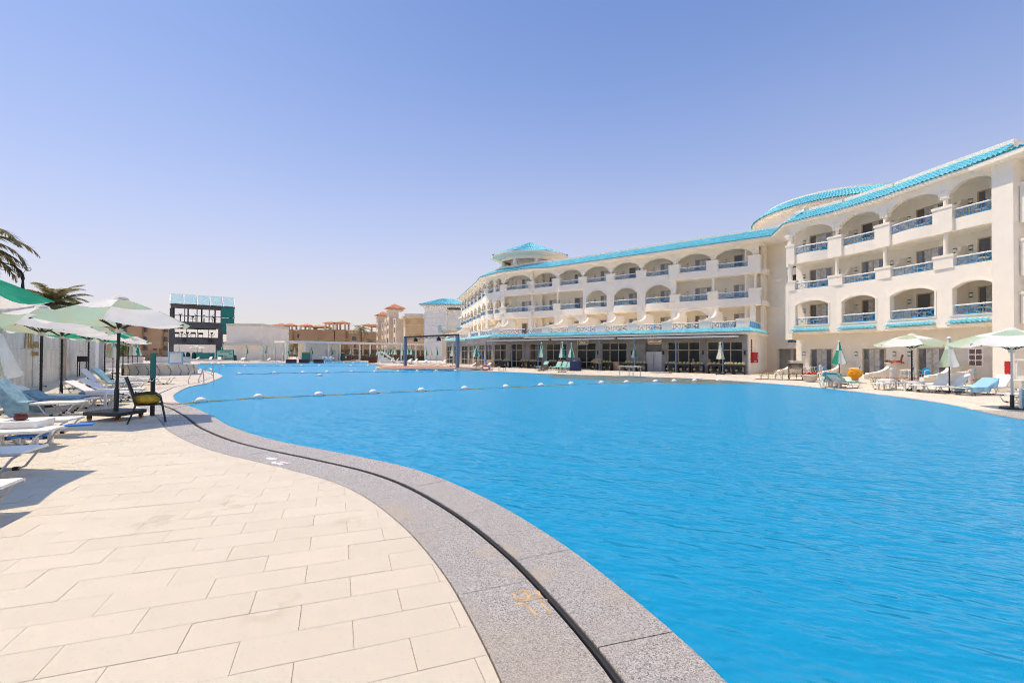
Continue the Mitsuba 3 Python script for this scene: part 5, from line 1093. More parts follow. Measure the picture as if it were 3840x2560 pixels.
# white flat-roofed pergola with cream hut and stone bar
PG = thing('pergola', 'long white flat-roofed pergola on square posts at the far end of the pool', 'pergola'); pf = frame(-45.3, 93, .72, .69); PLn = 38
m = M(); m.box(-.3, PLn, -.2, 6.5, 3.75, 4.15); part(PG, 'roof_slab', m, 'mat_white', fr=pf)
for i, x in enumerate((0, 3.6, 8.5, 11, 15.5, 18, 22.5, 26, 30, 34, 37.5)):
    m = M(); m.box(x, x + .3, .1, .4, 0, 3.75); part(PG, 'post', m, 'mat_white', fr=pf); m = M(); m.box(x + 1.2, x + 1.45, 6, 6.25, 0, 3.75); part(PG, 'post', m, 'mat_offwhite', fr=pf)
m = M(); m.box(4.2, 11.5, 1.8, 5.5, 0, 3.74); part(PG, 'hut', m, 'mat_cream', fr=pf); m = M(); m.box(8.6, 10.8, 1.72, 1.79, 0, 2.4); part(PG, 'hut_door', m, 'mat_offwhite', fr=pf); m = M(); m.box(5.0, 6.2, 1.7, 1.79, .8, 2.3); part(PG, 'notice', m, 'mat_white', fr=pf)
m = M(); m.box(12.5, PLn, 7.5, 8.0, 0, 2.6); part(PG, 'bar_back', m, 'mat_stonewall', fr=pf); m = M(); m.box(13, 24, 3.5, 4.2, 0, 1.15); m.box(26, 37, 2.5, 3.2, 0, 1.1); part(PG, 'bar_counter', m, 'mat_stonewall', fr=pf)
m = M(); m.box(12.8, 24.2, 3.3, 4.3, 1.15, 1.25); part(PG, 'counter_top', m, 'mat_offwhite', fr=pf)
# tan resort far behind
def tan_range(name, lb, x0, x1, y, h, towers, depth=14, win=True, f_=None, mt='mat_tan', rows=3):
    k = thing(name, lb, 'building'); m = M(); m.box(x0, x1, y, y + depth, 0, h); part(k, 'wall', m, mt); m = M(); m.box(x0 - .3, x1 + .3, y - .4, y + .02, h, h + .5); part(k, 'cornice', m, 'mat_tan_pale')
    n = int((x1 - x0) / 3.4); g = 0
    for i in range(n):
        cx = x0 + (i + .5) * (x1 - x0) / n
        for r_ in range(rows):
            z = h - 3.2 - r_ * 3.3; m = M()
            if (i + r_) % 3: m.prism(arch_poly(cx - .75, cx + .75, z, z + 1.2, z + 1.75), y - .06, y - .002, 'xz')
            else: m.box(cx - .9, cx + .9, y - .06, y - .002, z, z + 1.7)
            part(k, 'window', m, 'mat_window')
        if i % 4 == 1: m = M(); m.box(cx + 1.3, cx + 2.1, y - .9, y - .003, 0, h - .3); part(k, 'buttress', m, mt)
        if i % 4 == 3: m = M(); m.box(cx - 1.4, cx + 1.4, y - 1.2, y - .003, h - 6.9, h - 5.9); part(k, 'balcony', m, 'mat_tan_pale')
    for tx, w, hh in towers:
        m = M(); m.box(tx - w, tx + w, y - 1, y + 2 * w, h - 9, h + .6)
        part(k, 'tower', m, mt)
        m = M()
        for sx in (-1, 1):
            for sy in (0, 1): m.box(tx + sx * (w - .4) - .35, tx + sx * (w - .4) + .35, y - .9 + sy * (2 * w - .0), y - .2 + sy * (2 * w - .0), h + .6, h + hh)
        m.box(tx - w, tx + w, y - 1, y + 2 * w, h + hh, h + hh + .35); part(k, 'belvedere', m, 'mat_tan_pale')
        m = M(); q = w + .9; m.add([(tx - q, y - 1.9, h + hh + .35), (tx + q, y - 1.9, h + hh + .35), (tx + q, y + 2 * w + .9, h + hh + .35), (tx - q, y + 2 * w + .9, h + hh + .35), (tx, y + w - .5, h + hh + 1.5)], [[0, 1, 4], [1, 2, 4], [2, 3, 4], [3, 0, 4]]); part(k, 'hip_roof', m, 'mat_terracotta')
    return k
tan_range('resort_block', 'far brown resort block with terracotta roof towers, left one of the row', -118, -88, 220, 12.2, [(-110.5, 2.4, 2.2), (-106.0, 2.2, 2.2), (-98, 2.6, 2.0), (-92.5, 4, 1.6)])
tan_range('resort_block', 'far brown resort block with two slim belvedere towers, middle of the row', -87.5, -72, 215, 12.0, [(-84.5, 2.2, 3.2), (-79.3, 2.4, 3.4)])
tan_range('resort_block', 'far brown resort block with arcades, right end of the row behind the palms', -71.8, -52, 205, 10.6, [(-60, 6, 3.2)])
tan_range('resort_block', 'orange brown resort with arched balconies seen left of the gym', -147, -121.5, 165, 12.0, [(-141, 2.2, 1.4), (-133.5, 2.4, 1.6), (-126, 2.0, 1.2)], 1.5, mt='mat_tan', rows=4)
BB = thing('beige_hotel', 'beige stone hotel with tall bays and terracotta turrets before the white tower', 'building')
m = M(); m.box(-34.6, -29.0, 150, 165, 0, 13.2); part(BB, 'front_wall', m, 'mat_orange_stone'); m = M()
for z in (3.1, 5.7, 8.3, 10.9): m.box(-34.62, -28.9, 149.93, 149.998, z, z + .12)
part(BB, 'stone_band', m, 'mat_tan_pale'); m = M(); m.box(-35.2, -28.6, 149.4, 165, 13.2, 13.6); m.box(-34.8, -28.8, 149.7, 165, 13.6, 14.6); part(BB, 'cornice', m, 'mat_tan_pale')
bf = frame(-52.5, 190, 17.9, -40); LB_ = math.hypot(17.9, 40)
m = M(); m.box(0, LB_, 0, 12, 0, 13.4); part(BB, 'side_wall', m, 'mat_tan_pale', fr=bf); m = M(); m.box(-.3, LB_ + .0, -.9, -.002, 13.0, 13.8); part(BB, 'side_cornice', m, 'mat_tan_pale', fr=bf)
for i, (a, b, o, hh) in enumerate(((1, 6, 3.2, 16), (11, 15, 2.6, 13.4), (19, 23, 2.8, 14.5), (27, 32, 3.2, 16.5), (36, 40, 2.4, 13.4))):
    m = M(); m.box(a, b, -o, -.003, 0, hh); k = part(BB, 'bay', m, 'mat_tan_pale', fr=bf)
    m = M()
    for z in (2.2, 5.4, 8.6, 11.4): m.box(a + 1.2, b - 1.2, -o - .06, -o - .004, z, z + 1.7)
    part(k, 'window', m, 'mat_window', fr=bf)
    if hh > 15:
        m = M(); c = (a + b) / 2; v = bf(np.array([[a - 1, -o - 1, hh + .9], [b + 1, -o - 1, hh + .9], [b + 1, 2.5, hh + .9], [a - 1, 2.5, hh + .9], [c, -o / 2 + .5, hh + 2.6]])); m.add(v, [[0, 1, 4], [1, 2, 4], [2, 3, 4], [3, 0, 4], [0, 3, 2], [0, 2, 1]]); part(k, 'turret_roof', m, 'mat_terracotta'); m = M(); m.box(a - .3, b + .3, -o - .3, 1.8, hh, hh + .3); m.box(a + .3, b - .3, -o + .3, 1.5, hh + .3, hh + .9); part(k, 'turret', m, 'mat_tan_pale', fr=bf)
for i in range(5): m = M(); m.box(7 + i * 7.6, 9 + i * 7.6, -.08, -.004, 8.5, 10.4); part(BB, 'window', m, 'mat_window', fr=bf)
# white stair tower of the hotel's far end
WT = thing('white_tower', 'tall plain white tower block with a low turquoise hip roof behind the pergola', 'building')
m = M(); m.box(-21.8, -16.4, 115, 124, 0, 13.3); part(WT, 'wall', m, 'mat_white')
for z in (4.6, 6.6, 8.6, 10.6): m = M(); m.box(-21.79, -16.41, 114.97, 114.997, z, z + .06); part(WT, 'joint_line', m, 'mat_offwhite')
m = M(); m.box(-16.38, -10.5, 116.5, 124, 0, 12.7); part(WT, 'low_block', m, 'mat_white'); m = M(); m.box(-16.0, -11.5, 117, 117.3, 12.75, 13.5); part(WT, 'strip_window', m, 'mat_window')
m = M(); m.box(-22.0, -21.803, 117, 121, 10.6, 13.0); part(WT, 'side_window', m, 'mat_window'); m = M(); m.box(-22.6, -10.4, 114.2, 124.6, 13.3, 13.75); part(WT, 'eave', m, 'mat_white')
rf = num(f'{WT}__roof'); m = M(); m.add([(-23, 113.8, 13.76), (-10.2, 113.8, 13.76), (-10.2, 125, 13.76), (-23, 125, 13.76), (-18.2, 119, 15.7), (-15.5, 119, 15.7)], [[0, 1, 5], [0, 5, 4], [1, 2, 5], [3, 0, 4], [2, 3, 4], [2, 4, 5]]); scene[rf] = mikit.ply(m.out(), 'mat_roof')
tile_strip(rf, (-23, 113.8), (-10.2, 113.8), 13.8, (-18.2, 119), (-15.5, 119), 15.72, .4, .5, limit=0); tile_strip(rf, (-23, 125), (-23, 113.8), 13.8, (-18.2, 119.4), (-18.2, 119), 15.72, .4, .6, limit=0)
block('roof_terrace', 'cream terrace block with pale glass balustrade and a white umbrella before the white tower', 'terrace', [('wall', 'mat_tan_pale', (-14.6, -9.0, 97, 103, 0, 6.6)), ('balustrade', 'mat_glass_pale', (-15.4, -14.7, 96.5, 103, 6.0, 7.6)), ('parapet', 'mat_plaster', (-13.2, -11.6, 96.8, 97, 6.6, 8.6)), ('tile_band', 'mat_roof', (-11.6, -7.6, 96.6, 96.98, 6.7, 7.2))])
UR.place('umbrella', 'white open umbrella high on the far roof terrace', 'umbrella', -9.6, 99, 6.6, 0, None, 1.25)
# palms along the far end
PP = [(-57.0, 175, 10.8, 4.6, 30, 'tall date palm standing above the pergola roof, just left of the beige hotel'), (-63.5, 172, 5.4, 4.4, 22, 'low palm left of the tall far palm'), (-53.5, 176, 6.0, 4.0, 20, 'low palm right of the tall far palm'), (-71, 170, 5.0, 4.4, 22, 'low palm, second left of the tall far palm'), (-77, 165, 4.6, 4.2, 20, 'low palm third left of the tall far palm'), (-86, 168, 4.2, 4.2, 20, 'low far palm before the slim belvedere towers'), (-95, 166, 4.6, 4.2, 20, 'low far palm in front of the left resort block'), (-103, 165, 4.4, 4.2, 20, 'low far palm right of the blue slide roof'), (-81, 160, 4.4, 4.0, 20, 'low far palm above the middle of the pergola'), (-87.5, 150, 4.6, 4.4, 22, 'palm above the left end of the pergola'), (-82.5, 147, 4.0, 3.6, 20, 'small palm beside the slide roof'), (-74.5, 143, 5.0, 4.2, 24, 'palm beside the cream building behind the slide')]
for i, (x, y, h, L, n, lb) in enumerate(PP): palm(x, y, h, L, n, lb, 20 + i, i * .7, .28, (1.3, -.3), 'far palms behind the pergola', 16)
# round white bar and benches on the near-left deck
RB = thing('round_bar', 'low round white bar counter with tied canvas sides on the left deck', 'bar'); c_ = (-26.0, 34.4)
m = M(); m.lathe([(2.25, 0), (2.25, .74)], (*c_, 0), 40); part(RB, 'canvas_side', m, 'mat_offwhite', smooth=40); m = M(); m.lathe([(1.9, .76), (2.4, .76), (2.4, .80), (1.9, .80)], (*c_, 0), 40); part(RB, 'counter_top', m, 'mat_white', smooth=30)
for q in range(10): a = -2.4 + q * .28; m = M(); m.tube([(c_[0] + 2.27 * math.cos(a + .05 * math.sin(z * 6)), c_[1] + 2.27 * math.sin(a + .05 * math.sin(z * 6)), z) for z in np.linspace(.74, .02, 8)], .014, 5); part(RB, 'tie_rope', m, 'mat_iron', smooth=40)
k = thing('display_frame', 'upright pale framed display board on the round bar', 'display'); m = M(); m.box(0, .9, 0, .05, .8, 1.7); part(k, 'board', m, 'mat_skyblue', fr=frame(-24.6, 33.2, .9, .3)); m = M(); m.box(.1, .8, -.02, -.001, .9, 1.6); part(k, 'panel', m, 'mat_white', fr=frame(-24.6, 33.2, .9, .3))
SO = lambda x, y, w, lb: block('bench_sofa', lb, 'sofa', [('seat', 'mat_white', (0, w, 0, 1.0, 0, .5)), ('backrest', 'mat_offwhite', (0, w, .75, 1.0, .5, 1.15)), ('armrest', 'mat_white', (-.18, 0, 0, 1.0, 0, .75))], frame(x, y, .8, .6), 'white sofas behind the round bar')
SO(-42, 47, 3.6, 'white sofa behind the round bar, left one'); SO(-38.5, 50, 3.2, 'white sofa behind the round bar, right one')
block('planter_box', 'dark wicker planter box beside the gym pier', 'planter', [('box', 'mat_stonewall', (-69.6, -67.4, 88, 89, 0, 1.5)), ])
k = thing('potted_shrub', 'round green shrub left of the gym', 'shrub'); m = M()
for q in range(420): p = rng.normal(size=3); p /= np.linalg.norm(p); p *= rng.uniform(.55, 1) * np.array([1.1, 1.1, 1.3]); d = rng.normal(size=(3, 3)) * .16; m.add(np.array([-76.5, 90.5, 2.1]) + p + d, [[0, 1, 2]])
part(k, 'foliage', m, 'mat_leaf'); m = M(); m.cyl((-76.5, 90.5, 0), (-76.5, 90.5, 1.6), .1); part(k, 'stem', m, 'mat_bark')
k = thing('net_post', 'thin dark post across the pool bay before the gym', 'post'); m = M(); m.cyl((-47.6, 65, 0), (-47.6, 65, 1.0), .05); part(k, 'post', m, 'mat_iron'); m = M(); m.cyl((-47.6, 65, 1.0), (-47.6, 65, 1.75), .075); part(k, 'sleeve', m, 'mat_green')
for i, (x, y) in enumerate(((-36.1, 75.6), (-34.3, 76.3), (-32.3, 77.2))): block('maroon_planter', f'long maroon planter box at the end of the far deck, {ORD[i]} from the left', 'planter', [('box', 'mat_maroon', (x - .75, x + .75, y, y + .6, 0, .62))], None, 'maroon planters on the far deck')
block('maroon_planter', 'maroon planter with a dark shrub beside the white water slide', 'planter', [('box', 'mat_maroon', (-25.8, -24.4, 83.4, 84.2, 0, 1.0)), ('shrub', 'mat_leaf', (-25.6, -24.6, 83.5, 84.1, 1.0, 1.5))])
block('green_bin', 'tall dark green bin with a yellow lid before the pergola', 'bin', [('body', 'mat_teal', (-40.9, -39.6, 90.2, 91.2, 0, 1.7)), ('lid', 'mat_flower_gold', (-40.9, -39.6, 90.2, 91.2, 1.7, 1.85))])
k = thing('water_slide', 'blue roofed tower of a small children slide far behind the loungers', 'slide'); m = M(); m.add([(-62.2, 118, 4.6), (-58.6, 118, 4.6), (-58.6, 121, 4.6), (-62.2, 121, 4.6), (-60.4, 119.5, 5.6)], [[0, 1, 4], [1, 2, 4], [2, 3, 4], [3, 0, 4]]); part(k, 'roof', m, 'mat_bright_blue')
for x in (-62, -59): m = M(); m.box(x, x + .25, 118.3, 118.6, 0, 4.6); part(k, 'post', m, 'mat_navy')
m = M(); m.tube([(-62.4, 118, 3.2), (-63.6, 117, 2.2), (-64.6, 116, .8)], .5, 10); part(k, 'chute', m, 'mat_yellow', smooth=40); m = M(); m.box(-65, -63.4, 117, 118.6, 1.2, 2.6); part(k, 'panel', m, 'mat_red')
k = thing('elephant_fountain', 'white and pale blue elephant shaped fountain at the far pool edge', 'fountain'); m = M()

for ox, sg in ((-34.0, -1), (-33.1, 1)):
    m.ball((ox, 84.8, .62), .36, 2, (1, .9, .95)); m.ball((ox + sg * .26, 84.4, .86), .25, 2); m.ball((ox + sg * .1, 84.45, .86), .22, 2, (.4, .5, 1)); m.tube([(ox + sg * .3, 84.2, .8), (ox + sg * .34, 84.0, .5), (ox + sg * .38, 83.9, .2)], [.11, .08, .05], 8); m.cyl((ox - .14, 84.7, 0), (ox - .14, 84.7, .4), .11); m.cyl((ox + .14, 84.7, 0), (ox + .14, 84.7, .4), .11)
part(k, 'body', m, 'mat_elephant', smooth=True)
k = thing('slide_steps', 'white handrailed steps rising at the right far shore', 'steps'); f_ = frame(-23.2, 80.5, .95, .1)
for y in (0, .9): m = M(); m.tube([(0, y, 0), (0, y, 1.9), (.4, y, 2.0), (2.8, y, .4), (2.8, y, 0)], .09, 6); part(k, 'handrail', m, 'mat_white', fr=f_, smooth=40)
for q in range(4): m = M(); m.box(.3 + q * .5, .8 + q * .5, 0, .9, 0, 1.3 - q * .33); part(k, 'step', m, 'mat_white', fr=f_)
# far loungers
FL = [(-61.6, 88.5), (-58.6, 88.5), (-55, 86.5), (-51.5, 87.5), (-47.8, 84.5), (-45.5, 84), (-43, 91), (-41, 95.5), (-38.6, 96.5), (-33.5, 97), (-30.0, 97.8), (-24, 88), (-22.6, 86), (-21, 83), (-19.6, 80), (-18.5, 77), (-17.5, 74), (-16.2, 72), (-14.3, 69), (-13.2, 66.5), (-11.8, 65.2), (-10.6, 63.5)]
for i, (x, y) in enumerate(FL): lay((32, 50, 50, 32, 0)[i % 5], x, y, f'white lounger on the far deck, {ORD[i] if i < 16 else ORD[i - 16] + " again"} from the left end', float(rng.uniform(230, 300)) if i < 11 else float(rng.uniform(195, 235)))
for (x, y, a, dg, lb) in ((-5.6, 50.2, 32, 200, 'white lounger just right of the gantry post'), (-3.9, 49.4, 32, 205, 'white lounger midway between the gantry and the life ring')): lay(a, x, y, lb, dg)
# seated guests at the far bar
def person(x, y, lb, shirt, deg, z=.45):
    k = thing('person', lb, 'person', None); f_ = frame(x, y, math.cos(math.radians(deg)), math.sin(math.radians(deg))); import manifold3d as mf
    def hull(a, ra, b, rb):
        s = lambda p, r: mf.Manifold.sphere(r, 16).translate(p)
        return mf.Manifold.batch_hull([s(a, ra), s(b, rb)])
    bd = None
    for a, ra, b, rb in (((0, 0, z + .12), .15, (0, 0, z + .50), .17), ((0, -.17, z + .5), .07, (0, .17, z + .5), .07), ((0, 0, z + .5), .06, (.02, 0, z + .66), .06), ((.03, 0, z + .72), .095, (.02, 0, z + .80), .10), ((0, -.1, z + .05), .10, (.42, -.12, z + .06), .075), ((0, .1, z + .05), .10, (.42, .12, z + .06), .075), ((.42, -.12, z + .06), .07, (.44, -.12, .06), .045), ((.42, .12, z + .06), .07, (.44, .12, .06), .045), ((0, -.21, z + .48), .055, (.08, -.25, z + .22), .045), ((0, .21, z + .48), .055, (.08, .25, z + .22), .045), ((.08, -.25, z + .22), .045, (.32, -.16, z + .2), .035), ((.08, .25, z + .22), .045, (.32, .16, z + .2), .035)):
        h = hull(a, ra, b, rb); bd = h if bd is None else bd + h
    mm = bd.to_mesh(); v, f = np.array(mm.vert_properties[:, :3]), np.array(mm.tri_verts); part(k, 'body', (f_(v), f), 'mat_skin', smooth=True)
    m = M(); m.lathe([(.17, z + .0), (.18, z + .2), (.2, z + .45), (.12, z + .58), (.07, z + .6)], (0, 0, 0), 14); v = m.v[0]; v[:, 1] *= 1.15; part(k, 'shirt', m, shirt, smooth=True, fr=f_); m = M(); m.ball((-.01, 0, z + .82), .108, 2, (1, 1, .85)); part(k, 'hair', m, 'mat_black', smooth=True, fr=f_)
    m = M(); m.box(-.25, .22, -.24, .24, z - .06, z - .02); m.box(-.28, -.24, -.24, .24, z - .06, z + .45); part(thing('seat', 'dark seat under the ' + lb.split(' at ')[0].split(' behind')[0], 'seat'), 'frame', m, 'mat_iron', fr=f_)
for x, y, lb, sh, d in ((-36.9, 103.0, 'seated person in a pale shirt at the far bar, left of two', 'mat_white', -60), (-36.0, 103.6, 'seated person in a red shirt at the far bar, right of two', 'mat_coral', -90)): person(x, y, lb, sh, d)
for s, lb, sh in ((-4.55, 'seated person in a white cap and shirt behind the planters', 'mat_white'), (-3.1, 'seated person in a beige scarf behind the planters', 'mat_offwhite'), (-17.0, 'seated person in dark clothes behind the pale green loungers', 'mat_navy')):
    p = SP(s, 1.2); person(p[0], p[1], lb, sh, 231)
# things on the deck before the restaurant
GL_ = 'pale green loungers facing the pool'
for s, d, kk, lb in ((-20.0, 4.6, 'd', 'dark cushioned lounger beside the pale green ones'), (-19.3, 5.0, 'g', 'pale green lounger, first from the left of the row'), (-17.6, 5.0, 'g', 'pale green lounger, second from the left of the row'), (-16.9, 5.0, 'g', 'pale green lounger, third from the left of the row'), (-16.1, 5.2, 'g', 'pale green lounger, rightmost of the row')):
    p = SP(s, d + .9); lay(kk, p[0], p[1], lb, 231, GL_ if kk == 'g' else None)
block('cool_box', 'low dark cool box between the loungers', 'box', [('box', 'mat_stonewall', (-18.9, -18.3, -6.0, -5.5, 0, .5)), ('lid', 'mat_iron', (-18.92, -18.28, -6.02, -5.48, .5, .56))], frT)
TB = thing('towel_bin', 'navy covered bin right of the pale green loungers', 'bin'); m = M(); m.prism(sbox(-15.4, -5.7, -14.6, -5.1).buffer(.08), 0, .95); part(TB, 'body', m, 'mat_navy', fr=frT); m = M(); m.ball((-15.0, -5.4, .95), .42, 2, (1, .75, .4)); part(TB, 'cover', m, 'mat_navy', smooth=True, fr=frT)
LR = thing('life_ring', 'orange life ring leaning on an umbrella base at the pool edge', 'life ring'); a = np.linspace(0, 2 * math.pi, 25)[:-1]; c_ = np.array([-2.6, 46.0, .28]); m = M(); m.tube([c_ + .36 * np.array([math.cos(t), .5 * math.sin(t), .55 * math.sin(t)]) for t in a], .075, 8, True); part(LR, 'ring', m, 'mat_coral', smooth=True)
PO = thing('rescue_pole', 'blue pole leaning from the umbrella down to the pool edge', 'pole'); m = M(); m.tube([(-3.4, 46.75, 1.9), (-1.9, 45.5, .03)], .03, 6); part(PO, 'shaft', m, 'mat_bright_blue', smooth=40)
wch = Proto(); chair_mesh(wch, 'mat_iron', 'mat_iron'); wch.place('deck_chair', 'dark metal chair at the pool edge right of the life ring', 'chair', -1.0, 45.9, 0, 20, None, [1.25, 1.25, 1.25])
wick = Proto(); m = M(); m.prism(sbox(-.35, -.35, .35, .35).buffer(.05), .05, .42); wick.part('seat', m, 'mat_wicker'); m = M(); m.box(-.4, .4, .28, .4, .42, .95); wick.part('backrest', m, 'mat_wicker'); m = M(); m.box(-.4, -.3, -.35, .3, .42, .66); wick.part('armrest', m, 'mat_wicker'); m = M(); m.box(.3, .4, -.35, .3, .42, .66); wick.part('armrest', m, 'mat_wicker')
for s, d, lb in ((-31.5, 2.5, 'wicker armchair left of the gantry post under the awning'), (-28.9, 2.6, 'wicker armchair just right of the gantry post'), (-24.0, 1.4, 'wicker armchair behind the planters near the life ring'), (-12.2, 1.3, 'wicker armchair behind the planter near the steel stand')): p = SP(s, d); wick.place('wicker_chair', lb, 'armchair', p[0], p[1], 0, -38 + 180 + float(rng.uniform(-30, 30)), 'wicker armchairs under the awning')
ST = thing('steel_stand', 'steel stand with thin legs stepping down into the shallow pool edge', 'stand'); m = M(); sf = frame(8.6, 36.5, .783, -.622); m.box(-.1, 1.6, -.3, .3, .72, .78); part(ST, 'top', m, 'mat_offwhite', fr=sf)
for x in (0, .55, 1.1, 1.5): m = M(); m.tube([(x, -.25 if x in (0, 1.1) else .25, .72), (x, -.25 if x in (0, 1.1) else .25, -.1)], .03, 6); part(ST, 'leg', m, 'mat_steel', fr=sf, smooth=40)
SL = thing('stone_slab', 'flat pale stone slab lying on the deck before the planters', 'slab'); m = M(); m.prism(sbox(-7.0, -5.6, -5.3, -4.8).buffer(-.03).buffer(.03), 0, .1); part(SL, 'slab', m, 'mat_pale_stone', fr=frT)
def grill(x, y, deg, lb, h=1.15):
    k = thing('grill_stand', lb, 'grill'); f_ = frame(x, y, math.cos(math.radians(deg)), math.sin(math.radians(deg))); m = M(); m.box(-.42, .42, -.22, .22, h - .38, h); part(k, 'tray', m, 'mat_stonewall', fr=f_); m = M(); m.box(-.45, .45, -.25, .25, h, h + .03); part(k, 'rim', m, 'mat_alu', fr=f_)
    for sx in (-.4, .4):
        for sy in (-.2, .2): m = M(); m.box(sx - .015, sx + .015, sy - .015, sy + .015, 0, h - .38); part(k, 'leg', m, 'mat_iron', fr=f_)
    m = M(); m.box(-.4, .4, -.21, -.19, .3, .33); m.box(-.4, .4, .19, .21, .3, .33); part(k, 'shelf_rail', m, 'mat_iron', fr=f_)
grill(19.2, 31.4, -38, 'grill stand on thin legs among the red flowers'); p = SP(-13.6, 3.2); grill(p[0], p[1], -38, 'grill stand among the planters before the restaurant')

# ------------------------------------------------------------------ garden terrace before the curved wing
for i in range(4):
    (xa, ya), (xb, yb) = COLS[i], COLS[i + 1]; fr = frame(xa, ya, xb - xa, yb - ya); L = math.hypot(xb - xa, yb - ya); ang = rot_of(fr)
    k = thing('garden_wall', f'low scroll-ended cream wall between the ground floor patios, {ORD[i]} from the stair recess', 'wall', 'low scroll walls of the patios')
    m = M(); scroll(m, -.14, .14, -1.9, DEP - .01, .0, .32, 1.15); part(k, 'wall', m, 'mat_plaster', fr=fr); m = M(); m.box(-.2, .2, .2, DEP - .02, 1.15, 1.21); part(k, 'coping', m, 'mat_plaster', fr=fr)
    for j, (x, y, r_) in enumerate(((L * .36, .2, 150), (L * .68, -.1, 215))[:(2, 1, 2, 1)[i]]):
        p = fr(np.array([x, y, 0.0])); wc.place('patio_chair', f'blue round-backed chair with white arms, {("left", "right")[j]} one on the {ORD[i]} patio from the stair recess', 'chair', p[0], p[1], 0, ang + r_ + 150, 'blue chairs on the patios', 1.12)
    p = fr(np.array([L * .5, -.5, 0.0])); wt.place('patio_table', f'white table on the {ORD[i]} patio from the stair recess', 'table', p[0], p[1], 0, ang + 12, 'white tables on the patios')
(xa, ya), (xb, yb) = COLS[2], COLS[3]; fr = frame(xa, ya, xb - xa, yb - ya)
k = thing('beach_towels', 'coral and striped towels heaped on the low patio wall', 'towel'); m = M(); v = []
for i in range(14):
    for j in range(8): s = float(meshkit.fbm(np.array([i * .5, j * .5, 3.0]), 3)); v.append((-.28 + j * .08, .3 + i * .09, 1.22 + .20 * s * math.sin(math.pi * (i + .5) / 14) - (.12 if j in (0, 7) else 0)))
m.add(v, [[i * 8 + j, i * 8 + j + 1, (i + 1) * 8 + j + 1, (i + 1) * 8 + j] for i in range(13) for j in range(7)]); part(k, 'towel', m, 'mat_coral', smooth=True, fr=fr)
m = M()
for q in range(4): m.tube([(-.3 + q * .02, .28 + q * .07, 1.23), (-.05, .3 + q * .07, 1.38), (.25, .28 + q * .07, 1.24)], .02, 5)
part(k, 'stripe', m, 'mat_black', fr=fr)
k = thing('beach_board', 'coral coloured board standing tilted on the patio wall', 'board'); m = M(); m.box(-.04, .04, 0, .1, 0, .6); v = m.v[0]; v[:, 1] += v[:, 2] * .35; v += [0, 1.35, 1.2]; part(k, 'board', m, 'mat_coral', fr=fr)
bol = Proto(); m = M(); m.lathe([(.11, 0), (.11, .78), (.13, .80), (.13, .9), (.10, .95), (0, .97)], k=16); bol.part('body', m, 'mat_grey_wall', smooth=35); m = M(); m.lathe([(.14, 0), (.14, .02), (0, .021)], k=16); bol.part('base', m, 'mat_alu', smooth=35)
for i, (x, y, s) in enumerate(((25.4, 38.2, .95), (22.7, 27.7, 1.0), (25.8, 28.0, .72), (27.3, 27.6, .95))): bol.place('bollard_light', f'grey bollard light among the patio plants, {ORD[i]} from the left', 'bollard', x, y, 0, 0, 'grey bollard lights on the patio edge', s)
def plant(x, y, h, w, n, fl, lb, leafs='mat_leaf_yellow', nf=16, group='flowering plants in the deck border', name='flower_plant'):
    k = thing(name, lb, 'plant', group); m = M()
    for q in range(n):
        p = np.array([rng.normal() * w * .45, rng.normal() * w * .45, h * (.25 + .65 * rng.random())]); a = rng.uniform(0, 6.3); d = np.array([math.cos(a), math.sin(a), rng.uniform(-.2, .6)]) * .11; s = np.array([-math.sin(a), math.cos(a), 0]) * .03
        m.add([p, p + d * .5 + s, p + d, p + d * .5 - s], [[0, 1, 2, 3]])
    v = np.vstack(m.v) + [x, y, 0]; part(k, 'foliage', (v, np.vstack(m.f)), leafs)
    m = M()
    for q in range(3): m.tube([(x, y, 0), (x + rng.normal() * w * .3, y + rng.normal() * w * .3, h * .7)], .012, 4)
    part(k, 'stem', m, 'mat_bark')
    m = M()
    for q in range(nf): p = np.array([x + rng.normal() * w * .4, y + rng.normal() * w * .4, h * (.6 + .45 * rng.random())]); m.ball(p, .034, 1, (1, 1, .7))
    part(k, 'blossom', m, fl)
k = thing('flower_bed', 'strip of bare reddish soil holding the red flowers', 'flower bed'); m = M(); b1 = LineString([(17.4, 32.6), (18.4, 32.0), (19.7, 31.6), (20.8, 30.9), (20.9, 30.2)]); m.prism(b1.buffer(.3), .0, .03); part(k, 'soil', m, 'mat_soil')
for i, t in enumerate(np.linspace(.02, .98, 11)): p = b1.interpolate(t, True); plant(p.x, p.y, .55 + .2 * rng.random(), .3, 60, 'mat_flower_red', f'red flowering plant in the soil strip, {ORD[i]} from the left', nf=5)
for i, (x, y) in enumerate(((20.6, 26.3), (21.1, 25.9), (21.6, 25.9), (22.3, 25.8), (24.6, 25.4), (25.2, 25.1), (22.9, 22.3), (23.4, 22.0))): plant(x, y, .5, .38, 90, 'mat_flower_red', f'red flowering plant behind the right loungers, {ORD[i]} from the left', 'mat_leaf', 9)
k = thing('flower_pot', 'pot of golden orange flowers between the patio chairs', 'flower pot'); m = M(); m.lathe([(.14, 0), (.2, .34), (.22, .36), (0, .34)], (21.3, 28.8, 0), 14); part(k, 'pot', m, 'mat_terracotta', smooth=40); m = M(); b = trimesh.creation.icosphere(2, .34)
for p in b.vertices: m.ball(np.array([21.3, 28.8, .58]) + p * [1, 1, .75] + rng.normal(size=3) * .02, .055, 1)
part(k, 'blossom', m, 'mat_flower_gold')
k = thing('stone_planter', 'round pale stone planter bowl with a red flower', 'planter'); m = M(); m.lathe([(.2, 0), (.34, .1), (.45, .42), (.42, .44), (0, .38)], (18.9, 29.4, 0), 18); part(k, 'bowl', m, 'mat_pale_stone', smooth=40); m = M()
for q in range(14): m.ball((18.9 + rng.normal() * .12, 29.4 + rng.normal() * .12, .5 + .1 * rng.random()), .05, 1)
part(k, 'blossom', m, 'mat_flower_red')
